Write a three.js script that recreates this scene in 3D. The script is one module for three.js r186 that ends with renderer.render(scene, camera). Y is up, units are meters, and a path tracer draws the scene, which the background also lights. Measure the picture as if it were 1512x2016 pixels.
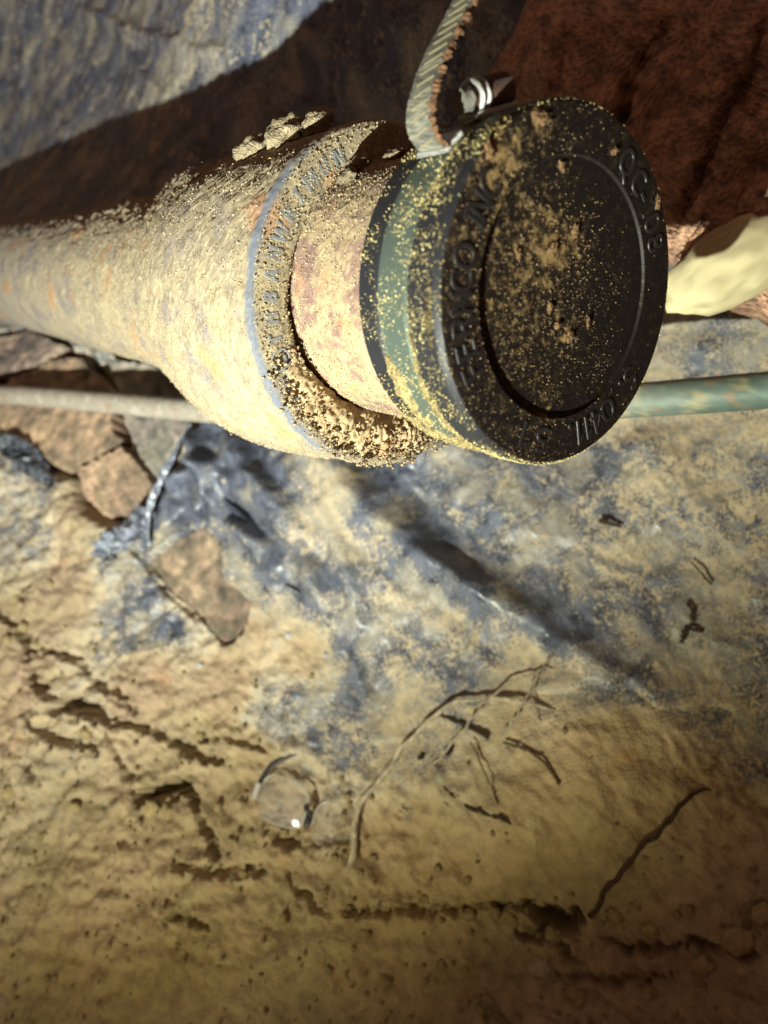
import * as THREE from 'three';
import { createNoise2D, createNoise3D } from 'simplex-noise';
import { mergeGeometries, mergeVertices } from 'three/addons/utils/BufferGeometryUtils.js';
import { RoundedBoxGeometry } from 'three/addons/geometries/RoundedBoxGeometry.js';
import { FontLoader } from 'three/addons/loaders/FontLoader.js';
import { TextGeometry } from 'three/addons/geometries/TextGeometry.js';

// ---------------------------------------------------------------- camera, sky, lamp, exposure
const scene = new THREE.Scene();
const V = (x, y, z) => new THREE.Vector3(x, y, z);
const CAM_Y = 0.6, FPX = 1494, CX = 756, CY = 1008;
const Uc = V(-0.362, 0.221, 0.905).normalize();
const Xc = V(1, 0, 0).addScaledVector(Uc, -Uc.x).normalize();
const Zc = new THREE.Vector3().crossVectors(Xc, Uc);
const toW = (p) => V(Xc.dot(p), Uc.dot(p) + CAM_Y, Zc.dot(p));
const dirW = (p) => V(Xc.dot(p), Uc.dot(p), Zc.dot(p));
const camera = new THREE.PerspectiveCamera(2 * Math.atan(CY / FPX) * 180 / Math.PI, 0.75, 0.02, 60);
camera.position.set(0, CAM_Y, 0);
camera.quaternion.setFromRotationMatrix(new THREE.Matrix4().makeBasis(dirW(V(1, 0, 0)), dirW(V(0, 1, 0)), dirW(V(0, 0, 1))));
camera.focus = 0.34;
camera.userData.fStop = 7;

const skyData = new Float32Array(16 * 8 * 4);
for (let i = 0; i < 16 * 8; i++) skyData.set([0.150, 0.082, 0.056, 1], i * 4);
const sky = new THREE.DataTexture(skyData, 16, 8, THREE.RGBAFormat, THREE.FloatType);
sky.mapping = THREE.EquirectangularReflectionMapping; sky.magFilter = THREE.LinearFilter; sky.needsUpdate = true;
scene.background = sky; scene.environment = sky;

const renderer = new THREE.WebGLRenderer({ antialias: true });
renderer.toneMapping = THREE.LinearToneMapping;
renderer.toneMappingExposure = 1;
renderer.shadowMap.enabled = true;

// the iron pipe's axis (camera metres): middle of the cap's face and direction towards it
const P1 = V(0.0672, 0.0796, -0.275), DA = V(0.6133, -0.2254, 0.757).normalize();
const EX = V(1, 0, 0).addScaledVector(DA, -DA.x).normalize(), EY = new THREE.Vector3().crossVectors(DA, EX);
// the torch
const LAMP = { c: 0.36, ang: -147 * Math.PI / 180, dist: 0.72, axis: [-0.11, 0.845, -0.525] };
const lampC = P1.clone().addScaledVector(DA, -0.1)
  .addScaledVector(DA, LAMP.c * LAMP.dist)
  .addScaledVector(EX, Math.sqrt(1 - LAMP.c ** 2) * Math.cos(LAMP.ang) * LAMP.dist)
  .addScaledVector(EY, Math.sqrt(1 - LAMP.c ** 2) * Math.sin(LAMP.ang) * LAMP.dist);
const lampW = toW(lampC);
const kray = (px, py) => V((px - CX) / FPX, (CY - py) / FPX, -1);
const aimW = toW(lampC.clone().addScaledVector(V(...LAMP.axis).normalize(), 0.6));
const lampDir = aimW.clone().sub(lampW).normalize();
function spot(color, intensity, deg, penumbra) {
  const l = new THREE.SpotLight(color, intensity, 0, deg * Math.PI / 180, penumbra, 2);
  l.position.copy(lampW).addScaledVector(lampDir, 0.004); l.target.position.copy(aimW);
  l.castShadow = true; l.shadow.radius = 0.22; l.shadow.mapSize.set(2048, 2048);
  l.shadow.camera.near = 0.02; l.shadow.camera.far = 4;
  scene.add(l, l.target);
  return l;
}
spot(new THREE.Color(0.80, 0.91, 1.0), 6.4, 57, 1.0);       // the torch's cool middle
spot(new THREE.Color(1.0, 0.92, 0.44), 2.9, 64, 0.55);      // and its yellow rim

// ---------------------------------------------------------------- helpers
let seed = 20240611;
const rnd = () => { seed |= 0; seed = seed + 0x6D2B79F5 | 0; let t = Math.imul(seed ^ seed >>> 15, 1 | seed); t = t + Math.imul(t ^ t >>> 7, 61 | t) ^ t; return ((t ^ t >>> 14) >>> 0) / 4294967296; };
const n2 = createNoise2D(rnd), n3 = createNoise3D(rnd);
const fbm2 = (x, y, o = 4) => { let a = 0.5, s = 0; for (let i = 0; i < o; i++) { s += a * n2(x, y); x = x * 2.03 + 7.1; y = y * 2.03 - 3.7; a *= 0.5; } return s; };
const fbm3 = (x, y, z, o = 3) => { let a = 0.5, s = 0; for (let i = 0; i < o; i++) { s += a * n3(x, y, z); x = x * 2.03 + 5; y = y * 2.03 - 2; z = z * 2.03 + 9; a *= 0.5; } return s; };
const clamp = (x, a = 0, b = 1) => Math.min(b, Math.max(a, x));
const sst = (a, b, x) => { const t = clamp((x - a) / (b - a)); return t * t * (3 - 2 * t); };
const lerp = (a, b, t) => a + (b - a) * t;
const mix3 = (a, b, t) => [lerp(a[0], b[0], t), lerp(a[1], b[1], t), lerp(a[2], b[2], t)];
const taken = {};
const numbered = (n) => { const k = taken[n] = (taken[n] ?? -1) + 1; return k ? `${n}_${String(k).padStart(3, '0')}` : n; };
function shadowed(m) { m.castShadow = m.receiveShadow = true; return m; }
function mesh(name, geo, mat, parent) { const m = shadowed(new THREE.Mesh(geo, mat)); m.name = parent ? name : numbered(name); (parent || scene).add(m); return m; }
function group(name, label, category, grp) { const g = new THREE.Group(); g.name = numbered(name); tag(g, label, category, grp); scene.add(g); return g; }
function tag(o, label, category, grp, kind) { o.userData.label = label; if (category) o.userData.category = category; if (grp) o.userData.group = grp; if (kind) o.userData.kind = kind; return o; }
/** grid surface: f(i, j) -> [x, y, z]; optional uv and colour per vertex */
function gridGeo(nu, nv, f, { uv, color, closeU = false } = {}) {
  const pos = new Float32Array((nu + 1) * (nv + 1) * 3), tex = uv && new Float32Array((nu + 1) * (nv + 1) * 2), col = color && new Float32Array((nu + 1) * (nv + 1) * 3);
  let k = 0;
  for (let j = 0; j <= nv; j++) for (let i = 0; i <= nu; i++, k++) {
    const p = f(i / nu, j / nv, i, j);
    pos[3 * k] = p[0]; pos[3 * k + 1] = p[1]; pos[3 * k + 2] = p[2];
    if (uv) { const t = uv(i / nu, j / nv, p); tex[2 * k] = t[0]; tex[2 * k + 1] = t[1]; }
    if (color) col.set(color(i / nu, j / nv, p), 3 * k);
  }
  const idx = new Uint32Array(nu * nv * 6); k = 0;
  for (let j = 0; j < nv; j++) for (let i = 0; i < nu; i++) { const a = j * (nu + 1) + i, b = a + nu + 1; idx[k++] = a; idx[k++] = a + 1; idx[k++] = b + 1; idx[k++] = a; idx[k++] = b + 1; idx[k++] = b; }
  const g = new THREE.BufferGeometry();
  g.setAttribute('position', new THREE.BufferAttribute(pos, 3));
  if (uv) g.setAttribute('uv', new THREE.BufferAttribute(tex, 2));
  if (color) g.setAttribute('color', new THREE.BufferAttribute(col, 3));
  g.setIndex(new THREE.BufferAttribute(idx, 1));
  g.computeVertexNormals();
  if (closeU) { const N = g.attributes.normal; for (let j = 0; j <= nv; j++) { const a = j * (nu + 1), b = a + nu; const x = N.getX(a) + N.getX(b), y = N.getY(a) + N.getY(b), z = N.getZ(a) + N.getZ(b), l = Math.hypot(x, y, z) || 1; N.setXYZ(a, x / l, y / l, z / l); N.setXYZ(b, x / l, y / l, z / l); } }
  return g;
}
const std = (o) => new THREE.MeshStandardMaterial({ roughness: 0.95, metalness: 0, ...o });

// ---------------------------------------------------------------- the lie of the land
// photo pixel + height above datum; the heights follow from what lies on or shades each spot
const ctl = [
  [0, 330, -0.24], [235, 225, -0.06], [470, 110, 0.09], [510, 0, 0.12], [0, 0, -0.10], [-300, 300, -0.16], [-300, 700, -0.03], [800, 0, 0.15], [800, 250, 0.06], [1150, 0, 0.12],
  [1335, 622, 0.01], [1505, 612, 0.03], [1330, 420, 0.05], [1700, 600, 0.06], [1500, 200, 0.09], [0, 770, -0.025], [100, 800, -0.02], [250, 800, -0.02], [430, 900, -0.005], [700, 1000, 0.005], [1000, 1000, 0], [1300, 1000, 0.0], [1512, 1000, 0.005],
  [1700, 1000, 0.03], [1000, 1300, 0.0], [1300, 1430, 0.03], [1150, 1560, 0.05], [1030, 1640, 0.045], [1250, 1640, 0.045], [1050, 1765, 0.025], [1050, 1830, -0.005], [1250, 1830, 0.0], [900, 1500, 0.015], [1500, 1480, -0.03], [1512, 1750, 0.01], [600, 1580, 0.005], [300, 1200, -0.01], [0, 1000, -0.01], [0, 1300, 0.01], [-300, 1300, 0.02],
  [0, 1700, 0.04], [600, 1750, 0.03], [900, 1850, 0.02], [700, 2016, 0.05], [0, 2016, 0.07], [1512, 2016, 0.05], [1700, 1600, 0.02], [400, 500, -0.01],
].map(([px, py, y]) => { const k = kray(px, py), D = (y - CAM_Y) / Uc.dot(k); const w = toW(k.multiplyScalar(D)); return [w.x, w.z, y]; });
const phi = (r2) => r2 < 1e-9 ? 0 : r2 * Math.log(r2);
const tps = (() => {
  const n = ctl.length, N = n + 3, A = [];
  for (let i = 0; i < N; i++) A.push(new Float64Array(N + 1));
  for (let i = 0; i < n; i++) {
    for (let j = 0; j < n; j++) A[i][j] = phi((ctl[i][0] - ctl[j][0]) ** 2 + (ctl[i][1] - ctl[j][1]) ** 2);
    A[i][i] += 0.004; A[i][n] = A[n][i] = 1; A[i][n + 1] = A[n + 1][i] = ctl[i][0]; A[i][n + 2] = A[n + 2][i] = ctl[i][1]; A[i][N] = ctl[i][2];
  }
  for (let c = 0; c < N; c++) {
    let p = c; for (let r = c + 1; r < N; r++) if (Math.abs(A[r][c]) > Math.abs(A[p][c])) p = r;
    [A[c], A[p]] = [A[p], A[c]];
    for (let r = 0; r < N; r++) if (r !== c) { const f = A[r][c] / A[c][c]; if (f) for (let k = c; k <= N; k++) A[r][k] -= f * A[c][k]; }
  }
  const w = A.map((r, i) => r[N] / r[i]);
  return (x, z) => { let s = w[n] + w[n + 1] * x + w[n + 2] * z; for (let i = 0; i < n; i++) s += w[i] * phi((x - ctl[i][0]) ** 2 + (z - ctl[i][1]) ** 2); return s; };
})();
const GX0 = -1.08, GX1 = 0.40, GZ0 = -1.12, GZ1 = 0.50;
const BN = 240, base = new Float32Array((BN + 1) * (BN + 1));
for (let j = 0; j <= BN; j++) for (let i = 0; i <= BN; i++) {
  const x = lerp(GX0, GX1, i / BN), z = lerp(GZ0, GZ1, j / BN);
  base[j * (BN + 1) + i] = lerp(clamp(tps(x, z), -0.28, 0.2), 0.655, sst(0.345, 0.47, z + 0.03 * n2(x * 4, 3)));   // the near bank the torch lies on
}
function baseH(x, z) {
  const u = clamp((x - GX0) / (GX1 - GX0)) * BN, v = clamp((z - GZ0) / (GZ1 - GZ0)) * BN, i = Math.min(BN - 1, u | 0), j = Math.min(BN - 1, v | 0), a = u - i, b = v - j, k = j * (BN + 1) + i;
  return lerp(lerp(base[k], base[k + 1], a), lerp(base[k + BN + 1], base[k + BN + 2], a), b);
}
/** where a photo pixel's ray meets the ground (+ lift) */
function gp(px, py, lift = 0) {
  const k = dirW(kray(px, py)); let t0 = 0.2, t1 = 0.2;
  for (let t = 0.2; t < 2.4; t += 0.01) { const y = CAM_Y + k.y * t; if (y < baseH(k.x * t, k.z * t) + lift) { t1 = t; break; } t0 = t; t1 = t; }
  for (let q = 0; q < 18; q++) { const t = (t0 + t1) / 2; if (CAM_Y + k.y * t < baseH(k.x * t, k.z * t) + lift) t1 = t; else t0 = t; }
  const t = (t0 + t1) / 2; return V(k.x * t, CAM_Y + k.y * t, k.z * t);
}
const depthOf = (w) => -(dirW(V(0, 0, 1)).dot(w.clone().sub(camera.position)));
const g2 = (list) => list.map(([a, b]) => { const w = gp(a, b); return [w.x, w.z]; });
function segDist(x, z, L) {
  let best = 1e9, at = 0;
  for (let i = 0; i + 1 < L.length; i++) {
    const ax = L[i][0], az = L[i][1], bx = L[i + 1][0] - ax, bz = L[i + 1][1] - az, t = clamp(((x - ax) * bx + (z - az) * bz) / (bx * bx + bz * bz || 1)), d = (x - ax - t * bx) ** 2 + (z - az - t * bz) ** 2;
    if (d < best) { best = d; at = (i + t) / (L.length - 1); }
  }
  return [Math.sqrt(best), at];
}
function inside(x, z, P) { let c = false; for (let i = 0, j = P.length - 1; i < P.length; j = i++) if ((P[i][1] > z) !== (P[j][1] > z) && x < (P[j][0] - P[i][0]) * (z - P[i][1]) / (P[j][1] - P[i][1]) + P[i][0]) c = !c; return c; }
const bounds = (L, m) => [Math.min(...L.map((p) => p[0])) - m, Math.max(...L.map((p) => p[0])) + m, Math.min(...L.map((p) => p[1])) - m, Math.max(...L.map((p) => p[1])) + m];

// cracks in the soil: pixels, half-width and depth in metres
const cracks = [
  [[[-40, 1180], [0, 1210], [33, 1240], [55, 1288], [60, 1332], [100, 1369], [118, 1384]], 0.0028, 0.016],
  [[[105, 1392], [130, 1384], [165, 1392], [207, 1412]], 0.0055, 0.03],
  [[[207, 1412], [260, 1424], [318, 1447], [370, 1476], [400, 1490], [440, 1500]], 0.0026, 0.017],
  [[[55, 1288], [74, 1272], [148, 1298], [178, 1340], [230, 1362], [274, 1398]], 0.0022, 0.012],
  [[[50, 1410], [78, 1435], [118, 1458], [178, 1465], [193, 1484]], 0.0025, 0.014],
  [[[207, 1413], [237, 1498], [263, 1543], [275, 1572]], 0.002, 0.012],
  [[[272, 1572], [310, 1560], [350, 1552], [374, 1556]], 0.0058, 0.03],
  [[[374, 1558], [398, 1612], [415, 1650], [432, 1685]], 0.0028, 0.016],
  [[[395, 1452], [460, 1452], [500, 1468], [520, 1480]], 0.0019, 0.009],
  [[[52, 1500], [70, 1520], [88, 1540]], 0.0022, 0.012],
  [[[530, 1640], [580, 1665], [640, 1655], [690, 1650]], 0.0022, 0.01],
  [[[330, 1808], [370, 1803], [410, 1822]], 0.0026, 0.014],
  [[[640, 1800], [760, 1795], [860, 1790], [1000, 1782], [1050, 1790]], 0.0018, 0.009],
  [[[1045, 1788], [1075, 1808], [1110, 1816], [1140, 1810]], 0.006, 0.025],
  [[[340, 1700], [420, 1715], [520, 1712]], 0.002, 0.01], [[[560, 1725], [600, 1760], [640, 1800]], 0.002, 0.01],
  [[[1180, 1850], [1260, 1870], [1380, 1862], [1500, 1880]], 0.0018, 0.009], [[[1100, 1920], [1250, 1935], [1330, 1925]], 0.0015, 0.007],
  [[[60, 1150], [40, 1170], [60, 1190]], 0.002, 0.01], [[[1020, 1840], [1100, 1850], [1130, 1880]], 0.0025, 0.012],
].map(([L, w, d]) => { const P = g2(L); return { P, w: w * 1.25, d: d * 1.25, b: bounds(P, 0.03) }; });
// folds of the plastic sheet: pixels, height, half-width
const folds = [
  [[[600, 860], [700, 975], [780, 1050], [870, 1122], [960, 1175], [1080, 1250]], 0.030, 0.021], [[[820, 1085], [960, 1175], [1080, 1250], [1190, 1318], [1300, 1385]], 0.011, 0.010],
  [[[780, 960], [860, 1030], [960, 1100]], -0.008, 0.03],
  [[[150, 20], [210, 45], [300, 85], [400, 115], [480, 100]], 0.010, 0.008], [[[250, 90], [290, 160], [350, 215]], 0.008, 0.007], [[[40, 0], [60, 120], [20, 260]], 0.007, 0.009],
  [[[90, 180], [140, 260], [120, 330]], 0.008, 0.008], [[[400, 0], [440, 90], [430, 180]], -0.008, 0.01],
  [[[560, 900], [640, 1010], [690, 1120], [712, 1250]], 0.016, 0.012], [[[420, 1010], [520, 1070], [620, 1150], [662, 1240]], 0.013, 0.010], [[[400, 920], [520, 960], [600, 1060]], 0.010, 0.010],
  [[[380, 850], [420, 940], [400, 1010]], 0.022, 0.010], [[[450, 850], [500, 930], [560, 990], [640, 1090]], 0.020, 0.010], [[[330, 960], [400, 930], [470, 900]], 0.018, 0.009], [[[430, 990], [500, 1020], [560, 1100], [600, 1180]], -0.016, 0.010], [[[460, 960], [540, 1010], [600, 1090], [650, 1190]], 0.014, 0.008],
  [[[740, 1130], [840, 1210], [960, 1300]], 0.006, 0.008], [[[690, 1290], [730, 1390], [750, 1480]], 0.006, 0.007], [[[880, 960], [1000, 1010], [1100, 1090]], 0.005, 0.018],
  [[[1240, 860], [1330, 960], [1420, 1060]], 0.008, 0.02], [[[1330, 1180], [1400, 1260], [1480, 1290]], 0.007, 0.016], [[[1340, 690], [1440, 700], [1512, 690]], 0.005, 0.012],
  [[[560, 60], [680, 120], [800, 210]], 0.010, 0.012], [[[700, 0], [800, 60], [960, 90]], 0.010, 0.012], [[[230, 420], [330, 330], [480, 230]], 0.009, 0.010],
].map(([L, h, w]) => { const P = g2(L); return { P, h, w, b: bounds(P, 0.08) }; });
const sheetPoly = g2([[440, 640], [385, 760], [368, 845], [318, 930], [290, 1000], [300, 1085], [350, 1060], [400, 1020], [442, 1060], [470, 1150], [520, 1200], [600, 1240], [640, 1300], [660, 1380], [640, 1470], [720, 1510], [860, 1490], [960, 1440], [1060, 1400], [1180, 1390],
  [1290, 1420], [1400, 1440], [1512, 1480], [1640, 1480], [1640, 900], [1600, 300], [1300, 150], [1200, -160], [700, -180], [200, -180], [-220, -100], [-260, 420], [-120, 560], [60, 600], [300, 560]]);
const rockPolys = [
  [[-20, 800], [15, 750], [100, 708], [160, 702], [192, 745], [220, 805], [226, 860], [190, 900], [120, 925], [60, 890], [0, 850]],
  [[152, 925], [200, 898], [240, 878], [268, 905], [302, 950], [292, 990], [240, 1015], [205, 1014], [165, 975]],
  [[212, 706], [300, 716], [375, 755], [420, 800], [400, 860], [350, 905], [312, 945], [275, 900], [246, 840], [232, 770]],
  [[285, 1105], [340, 1060], [395, 1035], [428, 1068], [438, 1140], [495, 1185], [480, 1245], [440, 1272], [390, 1215], [330, 1160]],
  [[-30, 668], [60, 650], [125, 680], [95, 706], [10, 740], [-40, 745]],
];
const rockDents = rockPolys.map((p, i) => { const P = g2(p); return { P, flush: i === 3, b: bounds(P, 0.03) }; });
const humpAt = gp(1080, 1600), humpW = (x, z) => { const q = ((x - humpAt.x) / 0.13) ** 2 + ((z - humpAt.z) / 0.075) ** 2; return Math.exp(-q * q); };
const stepPoly = g2([[262, 1085], [278, 1078], [330, 1140], [400, 1212], [386, 1226], [320, 1165]]);

function sheetEdge(x, z) { const d = segDist(x, z, [...sheetPoly, sheetPoly[0]])[0]; return inside(x, z, sheetPoly) ? d : -d; }
function groundH(x, z, edge) {
  let y = baseH(x, z); const soil = sst(0.02, -0.02, edge);
  y += soil * (0.010 * fbm2(x * 9, z * 9, 3) + 0.0055 * fbm2(x * 38 + 5, z * 38, 3) + 0.0022 * fbm2(x * 150, z * 150, 2));
  const hump = humpW(x, z), near = sst(-0.12, 0.1, z) * soil * (1 - 0.9 * hump);                       // loose, crumbly soil
  y += near * (0.006 * (Math.abs(n2(x * 14, z * 30)) - 0.3) + 0.0045 * (Math.abs(n2(x * 48 + 3, z * 70)) - 0.3) * sst(-0.3, 0.4, n2(x * 7, z * 9)) + 0.002 * (Math.abs(n2(x * 150 + 3, z * 190)) - 0.3) + 0.002 * fbm2(x * 210, z * 260, 2));
  for (const c of cracks) if (x > c.b[0] && x < c.b[1] && z > c.b[2] && z < c.b[3]) {
    const [d, t] = segDist(x + 0.0035 * n2(x * 90, z * 90), z + 0.0035 * n2(x * 90 + 40, z * 90), c.P), w = c.w * (0.55 + 0.8 * Math.sqrt(Math.max(0.02, t * (1 - t) * 4))) * (0.75 + 0.5 * n2(x * 120, z * 120));
    if (d < 0.02) { y -= c.d * Math.exp(-((d / Math.max(0.0008, w)) ** 4)); y += 0.0022 * Math.exp(-(((d - 2.2 * w) / (1.5 * w)) ** 2)); }
  }
  for (const r of rockDents) if (x > r.b[0] && x < r.b[1] && z > r.b[2] && z < r.b[3]) { const d = segDist(x, z, [...r.P, r.P[0]])[0] * (inside(x, z, r.P) ? 1 : -1); y -= 0.03 * (r.flush ? sst(-0.001, 0.005, d) : sst(-0.016, 0.002, d)); }
  if (inside(x, z, stepPoly)) y -= 0.006;
  return y;
}
function sheetH(x, z, edge) {
  let y = baseH(x, z) + lerp(-0.014, 0.0035, sst(0, 0.022, edge + 0.008 * n2(x * 30, z * 30)));
  y += 0.006 * fbm2(x * 8, z * 8, 2) + 0.0022 * (0.4 - Math.abs(n2(x * 22 + 9, z * 22))) + 0.0016 * (0.4 - Math.abs(n2(x * 55, z * 40 + 4))) + 0.0006 * fbm2(x * 160, z * 160, 2);
  for (const c of folds) if (x > c.b[0] && x < c.b[1] && z > c.b[2] && z < c.b[3]) {
    const [d, t] = segDist(x + 0.003 * n2(x * 14, z * 14), z + 0.003 * n2(x * 14 + 40, z * 14), c.P); y += c.h * Math.exp(-((d / c.w) ** 2)) * Math.sqrt(Math.max(0, Math.min(1, 6 * t * (1 - t)))) * (1 - 0.45 * t) ;
  }
  return y;
}

// ---------------------------------------------------------------- what the ground is made of: one map in metres for soil and sheet
const cover = [ // photo pixel, share of mud over the plastic
  [100, 100, 0.42], [300, 200, 0.45], [400, 60, 0.55], [30, 220, 0.35], [180, 60, 0.35], [600, 100, 0.3], [250, 300, 0.3], [100, 390, 0.3], [420, 230, 0.3], [800, 150, 0.4], [900, 60, 0.4], [450, 950, 0.12], [400, 900, 0.08], [380, 980, 0.12], [520, 1080, 0.15], [500, 880, 0.15], [620, 1150, 0.3], [560, 900, 0.3], [690, 970, 0.8], [640, 1040, 0.75], [770, 1060, 0.7], [760, 975, 0.12], [840, 1060, 0.05], [900, 1000, 0.4], [900, 1100, 0.2],
  [1000, 950, 0.45], [1150, 930, 0.42], [1050, 1050, 0.5], [1200, 1100, 0.6], [1050, 1150, 0.45], [960, 1160, 0.25], [1100, 1230, 0.2], [1200, 1330, 0.2], [1300, 1250, 0.45], [1400, 1100, 0.6], [1450, 1250, 0.5], [1350, 900, 0.72], [1400, 700, 0.55], [800, 1190, 0.62], [900, 1270, 0.62], [700, 1240, 0.4], [830, 1350, 0.65], [945, 1320, 0.2],
  [740, 1350, 0.35], [600, 1400, 0.42], [540, 1415, 0.22], [690, 1450, 0.5], [800, 1420, 0.85], [1000, 1400, 0.95], [1200, 1450, 1.3], [600, 1290, 1.15], [450, 1350, 1.3], [300, 1330, 1.3], [150, 1150, 1.3], [270, 1180, 0.3], [330, 1235, 0.2], [220, 1120, 0.6], [380, 1180, 1.1], [30, 870, 0.5], [60, 940, 0.6], [60, 1040, 0.6], [0, 1300, 1.4], [500, 1600, 1.4], [300, 1700, 1.4], [800, 1700, 1.4],
  [1100, 1600, 1.4], [1400, 1600, 1.3], [1500, 1470, 0.5], [1400, 1800, 1.4], [500, 1480, 1.3], [500, 1250, 1.0], [150, 1000, 1.2], [470, 1180, 0.6], [420, 1080, 0.5], [1300, 800, 0.75], [1000, 1320, 0.9], [1100, 1330, 0.75],
].map(([px, py, c]) => { const w = gp(px, py); return [w.x, w.z, c]; });
const TN = 2048, TW = 1.62, tx0 = -1.12, tz0 = -1.12;
const cN = 160, covG = new Float32Array((cN + 1) ** 2);
for (let j = 0; j <= cN; j++) for (let i = 0; i <= cN; i++) { const x = tx0 + TW * i / cN, z = tz0 + TW * j / cN; let s = 0, a = 0; for (const c of cover) { const w = 1 / (((x - c[0]) ** 2 + (z - c[1]) ** 2) ** 1.6 + 1e-6); s += w; a += w * c[2]; } covG[j * (cN + 1) + i] = a / s; }
function covAt(x, z) { const u = clamp((x - tx0) / TW) * cN, v = clamp((z - tz0) / TW) * cN, i = Math.min(cN - 1, u | 0), j = Math.min(cN - 1, v | 0), a = u - i, b = v - j, k = j * (cN + 1) + i; return lerp(lerp(covG[k], covG[k + 1], a), lerp(covG[k + cN + 1], covG[k + cN + 2], a), b); }
const foldA = gp(700, 970), foldB = gp(1250, 1355), foldLen = Math.hypot(foldB.x - foldA.x, foldB.z - foldA.z), foldDir = [(foldB.x - foldA.x) / foldLen, (foldB.z - foldA.z) / foldLen];
const rustSpot = gp(497, 1205), redSide = gp(200, 1180), redBank = gp(1500, 1950);
const colPix = new Uint8Array(TN * TN * 4), rouPix = new Uint8Array(TN * TN * 4), bumpPix = new Uint8Array(TN * TN * 4);
const sr = (c) => 255 * (c <= 0.0031308 ? 12.92 * c : 1.055 * Math.pow(c, 1 / 2.4) - 0.055);
for (let j = 0; j < TN; j++) for (let i = 0; i < TN; i++) {
  const x0 = tx0 + TW * (i + 0.5) / TN, z = tz0 + TW * (j + 0.5) / TN, k = 4 * (j * TN + i), x = x0 > -0.3 ? x0 : lerp(x0, -0.3 + (x0 + 0.3) * 0.45, sst(-0.22, -0.4, z));   // blotches grow wider up the slope
  const wx = x + 0.005 * n2(x * 22, z * 22), wz = z + 0.005 * n2(x * 18 + 9, z * 18);
  const al = wx * foldDir[0] + wz * foldDir[1], ac = wx * foldDir[1] - wz * foldDir[0]; const f1 = lerp(fbm2(wx * 28, wz * 28, 6), 0.45 * fbm2(wx * 28, wz * 28, 6) + 0.6 * fbm2(al * 9, ac * 34, 4), sst(-0.45, -0.25, x + 0.2 * z)), f2 = fbm2(wx * 70 + 11, wz * 70, 3), fine = n2(x * 420, z * 420), grit = n2(x * 900, z * 900 + 5);
  const cov = covAt(x0, z);
  const streak = fbm2((x + z) * 90, (x - z) * 190 + 8, 3), t = 0.55 * f1 + 0.36 * f2 + 0.26 * streak + 0.24 * fine + 0.16 * grit + 0.22 * n2(x * 190 + 3, z * 190) + (cov - 0.5) * 1.15 - 0.15 * sst(1.0, 0.7, cov);
  const mud = Math.max(0.8 * sst(-0.18, 0.16, t), sst(0.14, 0.40, t)), film = sst(-0.5, 0.25, 0.6 * fbm2(wx * 40 + 3, wz * 40, 3) + 0.3 * fine + 0.4 * (cov - 0.35)), pl = sst(-0.12, 0.34, 0.75 * fbm2(wx * 16 + 31, wz * 16, 4) + 0.22 * fine + 0.12 * grit + 0.9 * (cov - 0.42));
  // soil
  const tone = fbm2(x * 7, z * 7, 3), red = clamp(1.1 - Math.hypot(x - redSide.x, z - redSide.z) / 0.5) * 0.8 + clamp(1 - Math.hypot(x - redBank.x, z - redBank.z) / 0.22) * 0.8;
  let soil = mix3([0.37, 0.29, 0.155], [0.315, 0.23, 0.165], clamp(red + 0.5 * tone));
  const v = 1 + 0.30 * tone + 0.22 * f2 + 0.12 * fine + 0.10 * grit; soil = soil.map((c) => c * v);
  const dust = sst(0.15, 0.5, fbm2(x * 28 + 50, z * 28, 3)); soil = mix3(soil, [0.46, 0.385, 0.22], 0.4 * dust);
  const ru = clamp(1 - Math.hypot(x - rustSpot.x, z - rustSpot.z) / 0.045) + 0.5 * sst(0.42, 0.6, fbm2(x * 16 - 20, z * 16, 3)); soil = mix3(soil, [0.34, 0.13, 0.035], 0.7 * clamp(ru * (0.6 + f2)));
  const plast = mix3(mix3([0.030, 0.036, 0.056], [0.115, 0.130, 0.175], film), [0.40, 0.365, 0.285], 0.58 * pl);
  let c = mix3(plast, mix3(soil, [0.47 * v, 0.395 * v, 0.275 * v], 0.8 * sst(1.15, 0.75, cov)), mud);
  colPix[k] = sr(clamp(c[0])); colPix[k + 1] = sr(clamp(c[1])); colPix[k + 2] = sr(clamp(c[2])); colPix[k + 3] = 255;
  const ro = 255 * lerp(lerp(0.28, 0.5, film), 0.92, mud); rouPix[k] = rouPix[k + 1] = rouPix[k + 2] = ro; rouPix[k + 3] = 255;
  const h = 127 + mud * (26 + 34 * f2 + 30 * fine + 26 * grit) + 10 * fine; bumpPix[k] = bumpPix[k + 1] = bumpPix[k + 2] = clamp(h, 0, 255); bumpPix[k + 3] = 255;
}
function dtex(data, w, h, srgb) { const t = new THREE.DataTexture(data, w, h, THREE.RGBAFormat); t.magFilter = THREE.LinearFilter; t.minFilter = THREE.LinearFilter; t.wrapS = t.wrapT = THREE.RepeatWrapping; if (srgb) t.colorSpace = THREE.SRGBColorSpace; t.needsUpdate = true; return t; }
const groundMap = dtex(colPix, TN, TN, true), groundRough = dtex(rouPix, TN, TN), groundBump = dtex(bumpPix, TN, TN);
const groundMat = new THREE.MeshStandardMaterial({ map: groundMap, roughnessMap: groundRough, roughness: 1, bumpMap: groundBump, bumpScale: 0.0024 });
const sheetMat = new THREE.MeshPhysicalMaterial({ map: groundMap, roughnessMap: groundRough, roughness: 1, bumpMap: groundBump, bumpScale: 0.0006, specularIntensity: 1.0 });
const groundUV = (p) => [(p[0] - tx0) / TW, (p[2] - tz0) / TW];

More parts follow.
